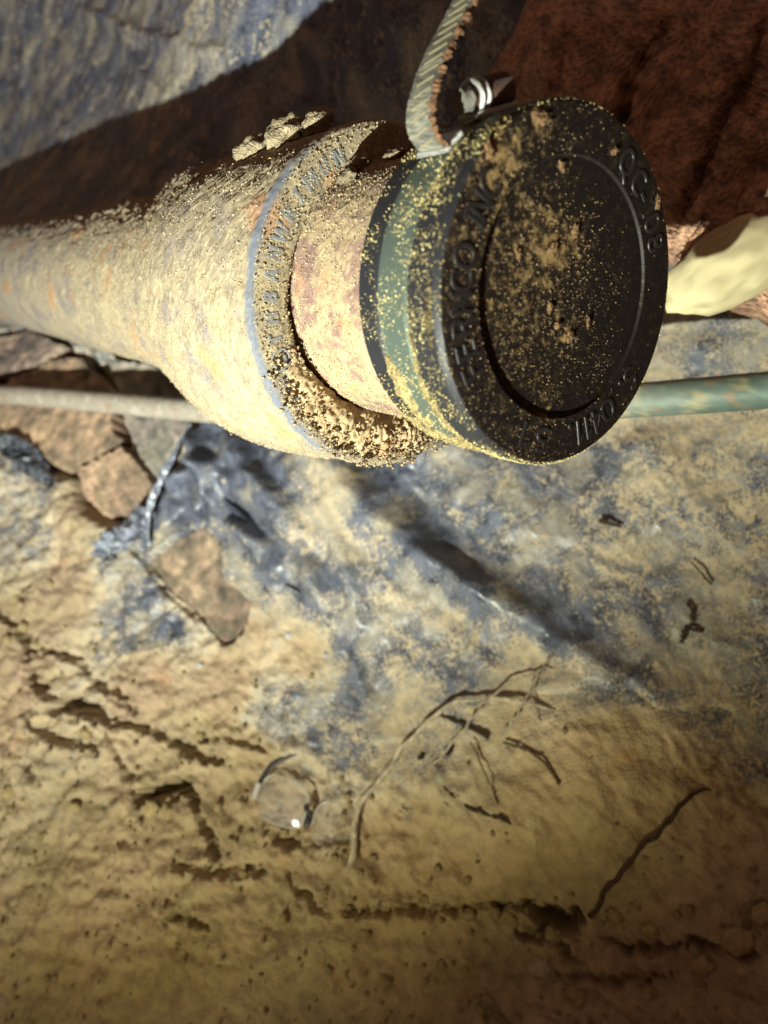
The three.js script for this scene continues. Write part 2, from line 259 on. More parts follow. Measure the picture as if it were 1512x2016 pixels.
// a second small map for stones, clods and the clay bank: grain and blotches in metres
const SN = 512, stPix = new Uint8Array(SN * SN * 4), stBump = new Uint8Array(SN * SN * 4);
for (let j = 0; j < SN; j++) for (let i = 0; i < SN; i++) {
  const a = i / SN * Math.PI * 2, b = j / SN * Math.PI * 2, q = [Math.cos(a), Math.sin(a), Math.cos(b), Math.sin(b)];
  const f = fbm3(q[0] * 1.3 + q[2] * 0.7, q[1] * 1.3 + q[3] * 0.9, q[2] * 1.2 - q[0], 5), g = fbm3(q[0] * 6 + 3, q[1] * 6 + q[2] * 5, q[3] * 6, 3), r = rnd();
  const v = 0.78 + 0.34 * f + 0.3 * g + 0.1 * (r - 0.5), k = 4 * (j * SN + i);
  stPix.set([255 * clamp(v + 0.06 * g), 255 * clamp(v), 255 * clamp(v - 0.05 * f), 255], k);
  const h = 128 + 110 * g + 60 * f + 30 * (r - 0.5); stBump.set([h, h, h, 255].map((c) => clamp(c, 0, 255)), k);
}
const stoneMap = dtex(stPix, SN, SN, true), stoneBump = dtex(stBump, SN, SN);
const stoneMat = (r, g, b, rough = 0.95, bump = 0.003) => new THREE.MeshStandardMaterial({ color: new THREE.Color().setRGB(r, g, b), map: stoneMap, bumpMap: stoneBump, bumpScale: bump, roughness: rough });

function lumpGeo(rx, ry, rz, seedv, detail = 4, rough = 0.28, col = [0.46, 0.35, 0.19]) {
  const g = mergeVertices(new THREE.IcosahedronGeometry(1, detail).deleteAttribute('normal').deleteAttribute('uv')), p = g.attributes.position, c = new Float32Array(p.count * 3), uv = new Float32Array(p.count * 2);
  for (let i = 0; i < p.count; i++) { let x = p.getX(i), y = p.getY(i), z = p.getZ(i); const k = 1 + rough * (1.3 * fbm3(x * 1.3 + seedv, y * 1.3, z * 1.3, 3) + 0.55 * fbm3(x * 5 + seedv, y * 5, z * 5, 3)); const v = 1 + 0.3 * fbm3(x * 3 + seedv, y * 3, z * 3 + 7, 3) + 0.12 * (rnd() - 0.5); c.set(col.map((q) => q * v), 3 * i); uv.set([x * 0.3, (y + z) * 0.3], 2 * i); p.setXYZ(i, x * k * rx, y * k * ry, z * k * rz); }
  g.setAttribute('color', new THREE.BufferAttribute(c, 3)); g.setAttribute('uv', new THREE.BufferAttribute(uv, 2)); g.computeVertexNormals(); return g;
}
const clodMat = new THREE.MeshStandardMaterial({ vertexColors: true, roughness: 1, bumpMap: stoneBump, bumpScale: 0.0015 });
// ---------------------------------------------------------------- ground, sheet, bank
{
  const nu = 640, nv = 700, edges = new Float32Array((nu + 1) * (nv + 1));
  for (let j = 0; j <= nv; j++) for (let i = 0; i <= nu; i++) edges[j * (nu + 1) + i] = sheetEdge(lerp(GX0, GX1, i / nu), lerp(GZ0, GZ1, j / nv));
  const up = (g) => { const ix = g.index.array; for (let q = 0; q < ix.length; q += 3) { const t = ix[q + 1]; ix[q + 1] = ix[q + 2]; ix[q + 2] = t; } g.computeVertexNormals(); return g; };
  const ground = mesh('ground', up(gridGeo(nu, nv, (u, v, i, j) => { const x = lerp(GX0, GX1, u), z = lerp(GZ0, GZ1, v), e = edges[j * (nu + 1) + i]; return [x, groundH(x, z, e) - (e > 0.03 ? 0.02 : 0), z]; }, { uv: (u, v, p) => groundUV(p) })), groundMat);
  tag(ground, 'dry ochre soil floor with cracks and crumbly loose earth', null, null, 'structure');
  const per = []; for (let i = 0; i < 60; i++) per.push([lerp(GX0, GX1, i / 60), GZ0]); for (let i = 0; i < 60; i++) per.push([GX1, lerp(GZ0, GZ1, i / 60)]); for (let i = 0; i < 60; i++) per.push([lerp(GX1, GX0, i / 60), GZ1]); for (let i = 0; i < 60; i++) per.push([GX0, lerp(GZ1, GZ0, i / 60)]);
  const mx = (GX0 + GX1) / 2, mz = (GZ0 + GZ1) / 2, far = mesh('terrain', gridGeo(240, 50, (u, v, i) => { const [ex, ez] = per[i % 240], k = 0.985 + 24 * v * v * v + 0.6 * v, x = mx + (ex - mx) * k, z = mz + (ez - mz) * k; return [x, lerp(baseH(ex, ez) - 0.012, baseH(ex, ez) * 0.5 + 0.3, sst(0, 0.5, v)) + sst(0, 0.3, v) * 0.22 * fbm2(x * 0.6, z * 0.6, 3), z]; }, { closeU: true, uv: (u, v, p) => [p[0] * 1.5, p[2] * 1.5] }), stoneMat(0.36, 0.25, 0.12));
  tag(far, 'bare soil stretching away round the dug-out', null, null, 'structure');
  // sheet: only the cells inside its outline
  const g = gridGeo(nu, nv, (u, v, i, j) => { const x = lerp(GX0, GX1, u), z = lerp(GZ0, GZ1, v), e = edges[j * (nu + 1) + i]; return e > -0.02 ? [x, sheetH(x, z, e), z] : [x, -0.3, z]; }, { uv: (u, v, p) => groundUV(p) });
  const src = g.index.array, keep = [];
  for (let q = 0; q < src.length; q += 3) if (edges[src[q]] > 0 && edges[src[q + 1]] > 0 && edges[src[q + 2]] > 0) keep.push(src[q], src[q + 2], src[q + 1]);
  g.setIndex(keep); g.computeVertexNormals();
  const used = new Map(), P = [], T = [], N = [], I = [];
  for (const a of keep) { if (!used.has(a)) { used.set(a, P.length / 3); for (let c = 0; c < 3; c++) { P.push(g.attributes.position.array[3 * a + c]); N.push(g.attributes.normal.array[3 * a + c]); } T.push(g.attributes.uv.array[2 * a], g.attributes.uv.array[2 * a + 1]); } I.push(used.get(a)); }
  const sg = new THREE.BufferGeometry(); sg.setAttribute('position', new THREE.Float32BufferAttribute(P, 3)); sg.setAttribute('normal', new THREE.Float32BufferAttribute(N, 3)); sg.setAttribute('uv', new THREE.Float32BufferAttribute(T, 2)); sg.setIndex(I);
  tag(mesh('plastic_sheet', sg, sheetMat), 'creased dark plastic ground sheet smeared with tan mud under the iron pipe', 'plastic sheet');
}
{ // overhanging red clay bank behind the cap
  const yb = 0.16, line = [[1210, -140], [1150, -10], [1050, 80], [960, 160], [985, 240], [1100, 330], [1230, 440], [1328, 508], [1370, 545], [1420, 572], [1470, 590], [1530, 632], [1640, 700], [1800, 760]].map(([px, py]) => { const k = kray(px, py), D = (yb - CAM_Y) / Uc.dot(k); return toW(k.multiplyScalar(D)); });
  const curve = new THREE.CatmullRomCurve3(line, false, 'centripetal'), a = toW(kray(1300, 600).multiplyScalar(0.42)), b = toW(kray(1700, 250).multiplyScalar(0.42)), inw = b.sub(a).setY(0).normalize(), nu = 300, nv = 190;
  const pts = curve.getSpacedPoints(nu), onBank = (list) => list.map(([px, py]) => { const k = kray(px, py), w = toW(k.multiplyScalar((0.21 - CAM_Y) / Uc.dot(k))); return [w.x, w.z]; });
  const creases = [[[[1290, -20], [1255, 75], [1222, 140], [1200, 200], [1188, 240]], 0.012, 0.0030], [[[1225, 90], [1215, 130], [1190, 190]], 0.01, 0.0035], [[[1515, 0], [1480, 60], [1430, 140], [1395, 220], [1355, 300], [1320, 380], [1305, 440]], 0.011, 0.0034], [[[1318, 415], [1350, 395], [1385, 365], [1400, 345]], 0.012, 0.0030], [[[1470, 90], [1455, 130], [1480, 170]], 0.008, 0.004], [[[1500, 250], [1450, 330], [1420, 420]], 0.006, 0.006], [[[1100, 40], [1080, 120], [1040, 190]], 0.006, 0.006]].map(([l, d, w]) => ({ P: onBank(l), d, w }));
  const geo = gridGeo(nu, nv, (u, v, i, j) => {
    const p = pts[i]; let din, y;
    if (j < 30) { const t = 1 - j / 30; din = 0.012 + 0.22 * t * t + 0.02 * t; y = yb - 0.022 - 0.25 * t; }
    else if (j < 50) { const t = (j - 30) / 20 * Math.PI / 2; din = 0.012 * (1 - Math.sin(t)); y = yb - 0.022 * Math.cos(t); }
    else { const t = (j - 50) / (nv - 50); din = 0.55 * t ** 1.25; y = yb + 0.012 * (1 - Math.exp(-din / 0.03)) + 0.10 * din; }
    const x0 = p.x + inw.x * din, z0 = p.z + inw.z * din, wob = 0.006 * fbm2(x0 * 14, z0 * 14 + 3, 2);
    let fold = 0.006 * n2(x0 * 30, y * 30);
    if (j >= 30) {
      fold = 0.020 * n2(x0 * 4.5 + z0 * 2, z0 * 3.2) + 0.005 * (0.45 - Math.abs(n2(x0 * 8 + z0 * 5 + 4, z0 * 5 - x0 * 3))) + 0.001 * (0.45 - Math.abs(n2(x0 * 19 - z0 * 8, z0 * 12 + x0 * 7))) + 0.0014 * fbm2(x0 * 70, z0 * 70, 3) + 0.0011 * fbm2(x0 * 170 + 9, z0 * 170, 2);
      for (const c of creases) { const [d, t] = segDist(x0 + 0.004 * n2(x0 * 60, z0 * 60), z0 + 0.004 * n2(x0 * 60 + 9, z0 * 60), c.P); if (d < 0.05) fold += -1.3 * c.d * Math.exp(-((d / (c.w * (0.5 + t * (1 - t) * 2))) ** 2)) + 0.7 * c.d * Math.exp(-(((d - 0.012) / 0.008) ** 2)); }
    }
    const e = j < 30 ? 1 : sst(0, 0.05, din) * 0.75 + 0.25;
    return [x0 + wob, y + fold * e, z0 + wob];
  }, { uv: (u, v, p) => [p[0] * 6, (p[2] - p[1]) * 6] });
  tag(mesh('clay_bank', geo, stoneMat(0.60, 0.355, 0.235, 0.75, 0.003)), 'overhanging reddish clay bank with creases and dark cracks behind the black cap', null, null, 'structure');
}

{ // pale lump of sandy earth lying on the bank's lip
  const c = toW(kray(1446, 520).multiplyScalar(0.418)), m = mesh('sandy_lump', lumpGeo(0.040, 0.017, 0.021, 4.4, 6, 0.13, [0.50, 0.44, 0.26]), std({ vertexColors: true, roughness: 1 })); m.position.copy(c); m.rotation.set(0.25, 0.42, -0.12);
  tag(m, 'pale yellow sandy lump lying on the lip of the red clay bank', 'soil lump');
}
// ---------------------------------------------------------------- cast-iron pipe
const LEN = 1.2;                                   // base of the pipe lies this far behind the cap's face
const qPipe = new THREE.Quaternion().setFromRotationMatrix(new THREE.Matrix4().makeBasis(dirW(EX), dirW(EY), dirW(DA)));
const onAxis = (s) => toW(P1.clone().addScaledVector(DA, -s));
/** local x, y on the plane across the axis at s where a pixel's ray meets it */
function faceXY(px, py, s) { const c = P1.clone().addScaledVector(DA, -s), k = kray(px, py), t = c.dot(DA) / k.dot(DA), p = k.multiplyScalar(t).sub(c); return [p.dot(EX), p.dot(EY)]; }
const font = await new FontLoader().loadAsync('fonts/droid/droid_sans_bold.typeface.json');
const fontR = await new FontLoader().loadAsync('fonts/droid/droid_sans_regular.typeface.json');
function letter(ch, size, depth, f = font) { const g = new TextGeometry(ch, { font: f, size, depth, curveSegments: 5, bevelEnabled: true, bevelThickness: 0.00035, bevelSize: 0.0003, bevelSegments: 2 }); g.computeBoundingBox(); const b = g.boundingBox; g.translate(-(b.min.x + b.max.x) / 2, -size / 2, 0); return g; }

const hubProfile = [[0.150, 0.0572], [0.103, 0.0574], [0.1006, 0.0580], [0.1, 0.0592], [0.0995, 0.066], [0.1, 0.0738], [0.1008, 0.0756], [0.1030, 0.0765], [0.1055, 0.0764], [0.1075, 0.0752], [0.112, 0.0755], [0.15, 0.0772], [0.18, 0.0770], [0.205, 0.0745], [0.235, 0.0690], [0.265, 0.0630], [0.295, 0.0588], [0.326, 0.0565]];
const hubR = (s) => { for (let i = 9; i + 1 < hubProfile.length; i++) if (s < hubProfile[i + 1][0]) return lerp(hubProfile[i][1], hubProfile[i + 1][1], clamp((s - hubProfile[i][0]) / (hubProfile[i + 1][0] - hubProfile[i][0]))); return 0.0565; };
const lumps = [ // along, angle in degrees, reach, height: earth caked on the iron
  [0.30, 96, 0.022, 0.010], [0.275, 104, 0.02, 0.006], [0.33, 92, 0.02, 0.007], [0.23, 258, 0.045, 0.008], [0.16, 255, 0.05, 0.004], [0.28, 255, 0.04, 0.005], [0.255, 96, 0.03, 0.009], [0.215, 104, 0.02, 0.004], [0.37, 100, 0.03, 0.004], [0.42, 95, 0.03, 0.003],
];
function crust(x, y, s, ph) {
  let h = 0.0012 * fbm3(x * 50, y * 50, s * 50, 3) + 0.00055 * fbm3(x * 300, y * 300, s * 300, 2) + 0.00028 * n3(x * 900, y * 900, s * 900);
  const deg = ph * 180 / Math.PI;
  for (const l of lumps) { let da = Math.abs(deg - l[1]); if (da > 180) da = 360 - da; const d2 = ((s - l[0]) / l[2]) ** 2 + (da * Math.PI / 180 * 0.075 / l[2]) ** 2; if (d2 < 4) h += l[3] * Math.exp(-d2) * (0.9 + 0.4 * fbm3(x * 110, y * 110, s * 110, 3)); }
  // rough, scaly upper side of the barrel
  const top = sst(60, 85, deg) * sst(150, 120, deg); h += top * 0.0030 * Math.pow(Math.max(0, fbm3(x * 120, y * 120 + 3, s * 90, 3) + 0.15), 1.2) * sst(0.2, 0.3, s);
  return h;
}
function ironColor(x, y, s, ph, face) {
  const deg = (ph * 180 / Math.PI + 360) % 360, f = fbm3(x * 30, y * 30, s * 30, 4), g = fbm3(x * 140, y * 140, s * 140, 2), q = n3(x * 700, y * 700, s * 700);
  let c = mix3([0.275, 0.222, 0.132], [0.215, 0.172, 0.118], clamp(0.5 + 1.3 * f)); const v = 1 + 0.42 * g + 0.34 * q; c = c.map((k) => k * v);
  const iron = [0.085, 0.10, 0.13];
  if (s > 0.25) c = mix3(c, [0.25, 0.215, 0.172], 0.85 * sst(0.30, 0.75, s + 0.06 * f)); const bare = sst(0.25, 0.45, f + 0.3 * g - (s > 0.33 ? -0.04 : 0.12)) * 0.6; c = mix3(c, mix3([0.19, 0.14, 0.13], iron, clamp(0.5 + g)), bare);
  const rust = sst(0.3, 0.5, fbm3(x * 22 + 9, y * 22, s * 22, 3)); c = mix3(c, [0.36, 0.17, 0.06], 0.55 * rust);
  // the worn edge of the bell
  const edge = sst(0.0728, 0.0750, Math.hypot(x, y + 0.0048)) * Math.exp(-(((s - 0.1016) / 0.0024) ** 2)) * sst(110, 135, deg + 14 * f) * sst(262, 225, deg + 14 * f); c = mix3(c, mix3(iron, c, 0.25 * clamp(q + 0.3)), clamp(1.15 * edge));
  return c.map((k) => Math.max(0.01, k));
}
const ironMat = new THREE.MeshStandardMaterial({ vertexColors: true, roughness: 0.93 });
const stubMat = new THREE.MeshStandardMaterial({ vertexColors: true, roughness: 0.9 });
const pipe = group('cast_iron_pipe', 'sandy cast-iron drain pipe with a flared hub rising out of the ground', 'drain pipe');
pipe.position.copy(onAxis(LEN)); pipe.quaternion.copy(qPipe);
const bendY = (s) => -0.0048 * sst(0.32, 0.22, s) + 0.03 * Math.max(0, s - 0.33);      // the hub sits low on the stub, the barrel leans up
function sweep(profile, step, nphi, rough, colorf, bent = true) { // profile of [s, r]; local z = LEN - s
  const pts = []; for (let i = 0; i + 1 < profile.length; i++) { const [a, b] = [profile[i], profile[i + 1]], n = Math.max(1, Math.round(Math.hypot(b[0] - a[0], b[1] - a[1]) / step)); for (let k = 0; k < n; k++) pts.push([lerp(a[0], b[0], k / n), lerp(a[1], b[1], k / n)]); } pts.push(profile[profile.length - 1]);
  const nrm = pts.map((p, i) => { const a = pts[Math.max(0, i - 1)], b = pts[Math.min(pts.length - 1, i + 1)], l = Math.hypot(b[0] - a[0], b[1] - a[1]); return [-(b[1] - a[1]) / l, (b[0] - a[0]) / l]; });
  const at = (i, ph) => { const [s, r] = pts[i], x = r * Math.cos(ph), y = r * Math.sin(ph), h = rough(x, y, s, ph) * (1 - 0.6 * Math.abs(nrm[i][0])), S = s + nrm[i][0] * h, R = r + nrm[i][1] * h; return [R * Math.cos(ph), R * Math.sin(ph) + (bent ? bendY(s) : 0), LEN - S]; };
  return gridGeo(nphi, pts.length - 1, (u, v, i, j) => at(j, u * Math.PI * 2), { closeU: true, color: (u, v, p) => colorf(p[0], p[1], LEN - p[2], (u * Math.PI * 2)) });
}
const hub = mesh('hub', sweep(hubProfile, 0.0008, 440, crust, ironColor), ironMat, pipe);
mesh('barrel', sweep([[0.318, 0.0565], [0.60, 0.056], [1.19, 0.056]], 0.0022, 360, crust, ironColor), ironMat, pipe);
function stubColor(x, y, s, ph) {
  const f = fbm3(x * 34, y * 34, s * 34, 4), g = fbm3(x * 150, y * 150, s * 150, 2), q = n3(x * 800, y * 800, s * 800);
  let c = mix3([0.165, 0.098, 0.080], [0.285, 0.213, 0.122], sst(-0.45, 0.25, f + 0.6 * g));
  c = mix3(c, [0.36, 0.17, 0.08], 0.5 * sst(0.2, 0.45, fbm3(x * 40 + 5, y * 40, s * 40, 3)));
  return c.map((k) => Math.max(0.01, k * (1 + 0.18 * g + 0.15 * q)));
}
mesh('pipe_stub', sweep([[0.020, 0.0556], [0.145, 0.0556]], 0.0008, 420, (x, y, s, ph) => 0.0006 * fbm3(x * 90, y * 90, s * 90, 3) + 0.0005 * fbm3(x * 400, y * 400, s * 400, 2), stubColor, false), stubMat, pipe);
{ // caked earth in the joint, along the lower side of the hub's mouth
  const tex = gridGeo(380, 64, (u, v) => {
    const ph = lerp(196, 328, u) * Math.PI / 180, t = v * Math.PI * 2, end = Math.sqrt(Math.sin(Math.PI * clamp(u * 0.96 + 0.02)));
    const cr = 0.0632, a = 0.0112 * end, b = 0.0072 * end; let r = cr + a * Math.cos(t), z = 0.1 - b * Math.max(-0.5, Math.sin(t)) + 0.003;
    const x = r * Math.cos(ph), y = r * Math.sin(ph), h = end * (0.0030 * fbm3(x * 75, y * 75, z * 75, 3) + 0.0018 * (0.4 - Math.abs(n3(x * 190, y * 190, z * 190))) + 0.0008 * fbm3(x * 520, y * 520, z * 520, 2));
    r += h * Math.cos(t); z -= h * Math.sin(t); return [r * Math.cos(ph), r * Math.sin(ph) - 0.003, LEN - z];
  }, { color: (u, v, p) => { const f = fbm3(p[0] * 60, p[1] * 60, p[2] * 60, 3), q = n3(p[0] * 500, p[1] * 500, p[2] * 500), r = sst(0.25, 0.45, fbm3(p[0] * 45 + 8, p[1] * 45, p[2] * 45, 3)); return mix3([0.34, 0.25, 0.135], [0.30, 0.14, 0.06], 0.6 * r).map((c) => c * (1 + 0.35 * f + 0.2 * q)); } });
  const bits = [tex.index ? tex.toNonIndexed() : tex]; for (const n of Object.keys(bits[0].attributes)) if (!['position', 'normal', 'color'].includes(n)) bits[0].deleteAttribute(n);
  const shapes = [0, 1, 2, 3, 4].map((k) => lumpGeo(1, 0.8, 0.7, 40 + k * 9, 2, 0.95, [0.30, 0.225, 0.125]).toNonIndexed().deleteAttribute('uv'));
  for (let k = 0; k < 1500; k++) { const ph = (198 + 128 * rnd() ** 0.8) * Math.PI / 180, r = lerp(0.0575, 0.0785, rnd()), R = 0.00025 + 0.0008 * rnd() ** 3, g = shapes[k % 5].clone(); g.scale(R, R, R); g.rotateZ(rnd() * 6); g.rotateX(rnd() * 6); g.translate(r * Math.cos(ph), r * Math.sin(ph) - 0.004, LEN - 0.0985 + 0.004 * rnd() * Math.sin((ph * 180 / Math.PI - 198) / 128 * Math.PI)); const f = 0.85 + 0.35 * rnd(), red = rnd() < 0.06 ? 0.7 : 1, c = g.attributes.color; for (let i = 0; i < c.count; i++) c.setXYZ(i, c.getX(i) * f, c.getY(i) * f * red, c.getZ(i) * f * red); bits.push(g); }
  tag(mesh('caked_earth', mergeGeometries(bits), ironMat, pipe), 'crumbly earth caked in the joint of the hub');
}
for (const [s, deg, R, a, b, c, rot] of [[0.140, 114, 0.0795, 0.011, 0.0065, 0.008, 0.5], [0.128, 107, 0.0800, 0.008, 0.005, 0.006, 0.7], [0.160, 119, 0.0775, 0.009, 0.006, 0.010, 0.1], [0.262, 108, 0.0655, 0.010, 0.006, 0.014, 0], [0.235, 112, 0.0700, 0.009, 0.004, 0.013, 0.2], [0.290, 103, 0.0615, 0.01, 0.0045, 0.014, 0], [0.21, 110, 0.0745, 0.008, 0.003, 0.012, 0], [0.092, 118, 0.0575, 0.006, 0.003, 0.005, 0], [0.088, 128, 0.057, 0.004, 0.0025, 0.005, 0], [0.075, 112, 0.057, 0.004, 0.002, 0.005, 0]]) {
  const m = mesh('dirt_clump', lumpGeo(a, b, c, s * 90 + deg, 5, 0.36, [0.28, 0.22, 0.13]), clodMat, pipe), p = deg * Math.PI / 180; m.position.set(R * Math.cos(p), R * Math.sin(p) + (s > 0.1 ? bendY(s) : 0), LEN - s); m.rotation.z = p - Math.PI / 2 + rot * 0.4;
}
{ // raised casting marks on the hub's face
  const marks = mesh('lettering', mergeGeometries([...'VLI@TH8ANWRIMUN'].map((ch, i) => {
    const ph = (222 - i * 7.4) * Math.PI / 180, r = 0.0668; let g;
    if (ch === '@') { g = new THREE.TorusGeometry(0.0042, 0.0009, 8, 20); g = mergeGeometries([g.toNonIndexed(), letter('L', 0.0042, 0.0008).toNonIndexed()].map((q) => { q.deleteAttribute('uv'); return q; })); } else { g = letter(ch, 0.0060, 0.0001); if (g.index) g = g.toNonIndexed(); g.deleteAttribute('uv'); }
    g.rotateZ(ph - Math.PI / 2); g.translate(r * Math.cos(ph), r * Math.sin(ph) - 0.0048, LEN - 0.0998); return g;
  })), std({ color: new THREE.Color().setRGB(0.15, 0.15, 0.145), roughness: 0.85 }), pipe);
}

// ---------------------------------------------------------------- rubber cap
const CL = 0.046;
const cap = group('rubber_end_cap', 'black rubber pipe cap with a recessed round face and raised lettering', 'pipe cap');
cap.position.copy(onAxis(CL)); cap.quaternion.copy(qPipe);
const rubber = new THREE.MeshPhysicalMaterial({ color: new THREE.Color().setRGB(0.013, 0.014, 0.017), roughness: 0.5, specularIntensity: 0.7, bumpMap: stoneBump, bumpScale: 0.0002 });
const lathe = (prof, n = 220) => { const c = []; const sp = new THREE.SplineCurve(prof.map(([r, z]) => new THREE.Vector2(r, z))); const g = new THREE.LatheGeometry(sp.getPoints(prof.length * 8), n); g.rotateX(Math.PI / 2); return g; };
const latheHard = (prof, n = 220) => { const g = new THREE.LatheGeometry(prof.map(([r, z]) => new THREE.Vector2(r, z)), n); g.rotateX(Math.PI / 2); return g; };
function roundProf(list, k = 5) { // list of [r, z, corner radius]
  const out = []; for (let i = 0; i < list.length; i++) { const p = list[i]; if (!p[2] || !i || i === list.length - 1) { out.push([p[0], p[1]]); continue; } const a = list[i - 1], b = list[i + 1], la = Math.hypot(a[0] - p[0], a[1] - p[1]), lb = Math.hypot(b[0] - p[0], b[1] - p[1]), q = Math.min(p[2], la / 2, lb / 2); const A = [p[0] + (a[0] - p[0]) * q / la, p[1] + (a[1] - p[1]) * q / la], B = [p[0] + (b[0] - p[0]) * q / lb, p[1] + (b[1] - p[1]) * q / lb]; for (let t = 0; t <= k; t++) { const s = t / k; out.push([A[0] * (1 - s) ** 2 + 2 * p[0] * s * (1 - s) + B[0] * s * s, A[1] * (1 - s) ** 2 + 2 * p[1] * s * (1 - s) + B[1] * s * s]); } } return out;
}
const flip = (g) => g;
// dust on the rubber, as flecks and smears: face map in metres (0.14 m square)
const DN = 1024, dustPix = new Uint8Array(DN * DN * 4);
const blotF = [[1110, 655, 0.007, 1], [1085, 500, 0.011, 0.9], [1130, 480, 0.008, 0.9], [1100, 330, 0.004, 0.8], [1055, 240, 0.006, 1.1], [1000, 540, 0.02, 0.5], [1040, 640, 0.02, 0.5], [960, 340, 0.012, 0.8], [1210, 555, 0.006, 0.5], [1060, 450, 0.014, 0.7], [1075, 790, 0.008, 0.6], [985, 290, 0.010, 0.9], [1280, 400, 0.006, 0.8], [1195, 300, 0.005, 0.8], [1235, 780, 0.008, 0.6], [890, 470, 0.006, 0.6], [1040, 850, 0.009, 0.5]].map(([px, py, r, w]) => [...faceXY(px, py, 0.003), r, w]);
for (let j = 0; j < DN; j++) for (let i = 0; i < DN; i++) {
  const x = (i / DN - 0.5) * 0.14, y = (j / DN - 0.5) * 0.14; let w = 0.05 + 0.14 * sst(0.02, -0.05, x); for (const b of blotF) w += b[3] * 0.42 * Math.exp(-((x - b[0]) ** 2 + (y - b[1]) ** 2) / (b[2] * b[2]));
  const f = fbm2(x * 160 + 40, y * 160, 4), g = n2(x * 1500, y * 1500), q = n2(x * 3400 + 7, y * 3400), m = clamp(sst(0.30, 0.55, 0.55 * f + 0.22 * g + 0.7 * w - 0.12) * 0.85 + sst(0.72, 0.86, q * 0.8 + 0.5 * w + 0.25 * f) * 0.8 + 0.025 * clamp(w + f));
  const c = mix3([0.0110, 0.0085, 0.0078], mix3([0.27, 0.15, 0.06], [0.36, 0.25, 0.11], clamp(0.5 + f + 0.4 * g)), m); dustPix.set([sr(c[0]), sr(c[1]), sr(c[2]), 255], 4 * (j * DN + i));
}
const dustMap = dtex(dustPix, DN, DN, true), rubberFace = new THREE.MeshPhysicalMaterial({ map: dustMap, roughness: 0.55, specularIntensity: 0.4, bumpMap: stoneBump, bumpScale: 0.0002 });
const planar = (g) => { const P = g.attributes.position, T = g.attributes.uv; for (let i = 0; i < P.count; i++) T.setXY(i, P.getX(i) / 0.14 + 0.5, P.getY(i) / 0.14 + 0.5); return g; };
mesh('sleeve', latheHard(roundProf([[0.0560, 0.0], [0.0612, 0.0, 0.001], [0.0616, 0.0105, 0.001], [0.0604, 0.0112, 0.0005], [0.0604, 0.0290, 0.0005], [0.0628, 0.0296, 0.0008], [0.0636, 0.0330, 0.003], [0.0638, 0.0440, 0.0012], [0.0624, 0.0457]])), rubber, cap);
mesh('rim_face', planar(latheHard(roundProf([[0.0624, 0.0457], [0.0618, 0.0460, 0.0004], [0.0560, 0.0461, 0.001], [0.0462, 0.0460]]))), rubberFace, cap);
mesh('recessed_face', planar(latheHard(roundProf([[0.0462, 0.0460], [0.0458, 0.0460, 0.0002], [0.0454, 0.0448, 0.0003], [0.0300, 0.0446, 0.002], [0.0002, 0.0445]]))), rubberFace, cap);
const marks = [['F', 919, 740], ['E', 904, 699], ['R', 892, 647], ['N', 882, 599], ['C', 885, 550], ['O', 891, 495], ['I', 915, 416], ['N', 925, 383], ['C', 952, 346], ['Q', 1236, 318], ['C', 1258, 358], ['-', 1268, 385], ['1', 1276, 408], ['0', 1284, 438], ['8', 1292, 477], ['S', 1250, 757], ['.', 1238, 785], ['O', 1200, 818], ['4', 1177, 836], ['1', 1160, 845], ['1', 1143, 850], ['.', 1122, 856], ['5', 1066, 866], ['1', 1033, 858]];
mesh('lettering', mergeGeometries(marks.map(([ch, px, py]) => { const [x, y] = faceXY(px, py, 0), ph = Math.atan2(y, x), r = 0.0538, g = letter(ch, 0.0092, 0.00025, fontR); g.deleteAttribute('uv'); g.rotateZ(ph - Math.PI / 2); g.translate(r * Math.cos(ph), r * Math.sin(ph), 0.0458); return g.index ? g.toNonIndexed() : g; })), new THREE.MeshPhysicalMaterial({ color: new THREE.Color().setRGB(0.016, 0.014, 0.014), roughness: 0.42 }), cap);

// ---------------------------------------------------------------- worm-drive clamp
const clamp0 = group('hose_clamp', 'steel worm-drive clamp round the rubber cap with a long slotted rusty tail', 'hose clamp');
clamp0.position.copy(onAxis(CL)); clamp0.quaternion.copy(qPipe);
const steel = new THREE.MeshStandardMaterial({ color: new THREE.Color().setRGB(0.105, 0.14, 0.118), metalness: 0.55, roughness: 0.4, bumpMap: stoneBump, bumpScale: 0.00015 });
const dullSteel = new THREE.MeshStandardMaterial({ color: new THREE.Color().setRGB(0.34, 0.33, 0.27), metalness: 0.6, roughness: 0.55, map: stoneMap, bumpMap: stoneBump, bumpScale: 0.0005 });
const silver = new THREE.MeshStandardMaterial({ color: new THREE.Color().setRGB(0.5, 0.5, 0.48), metalness: 0.8, roughness: 0.38, bumpMap: stoneBump, bumpScale: 0.0003 });
const rusty = stoneMat(0.22, 0.10, 0.05, 0.75, 0.002), slotMat = std({ color: new THREE.Color().setRGB(0.15, 0.13, 0.07), roughness: 0.95 });
mesh('band', latheHard(roundProf([[0.0606, 0.0122], [0.0618, 0.0122, 0.0003], [0.0620, 0.0135, 0.0006], [0.0620, 0.0270, 0.0006], [0.0618, 0.0283, 0.0003], [0.0606, 0.0283]])), steel, clamp0);
const ZB = 0.0203, SB = CL - ZB;
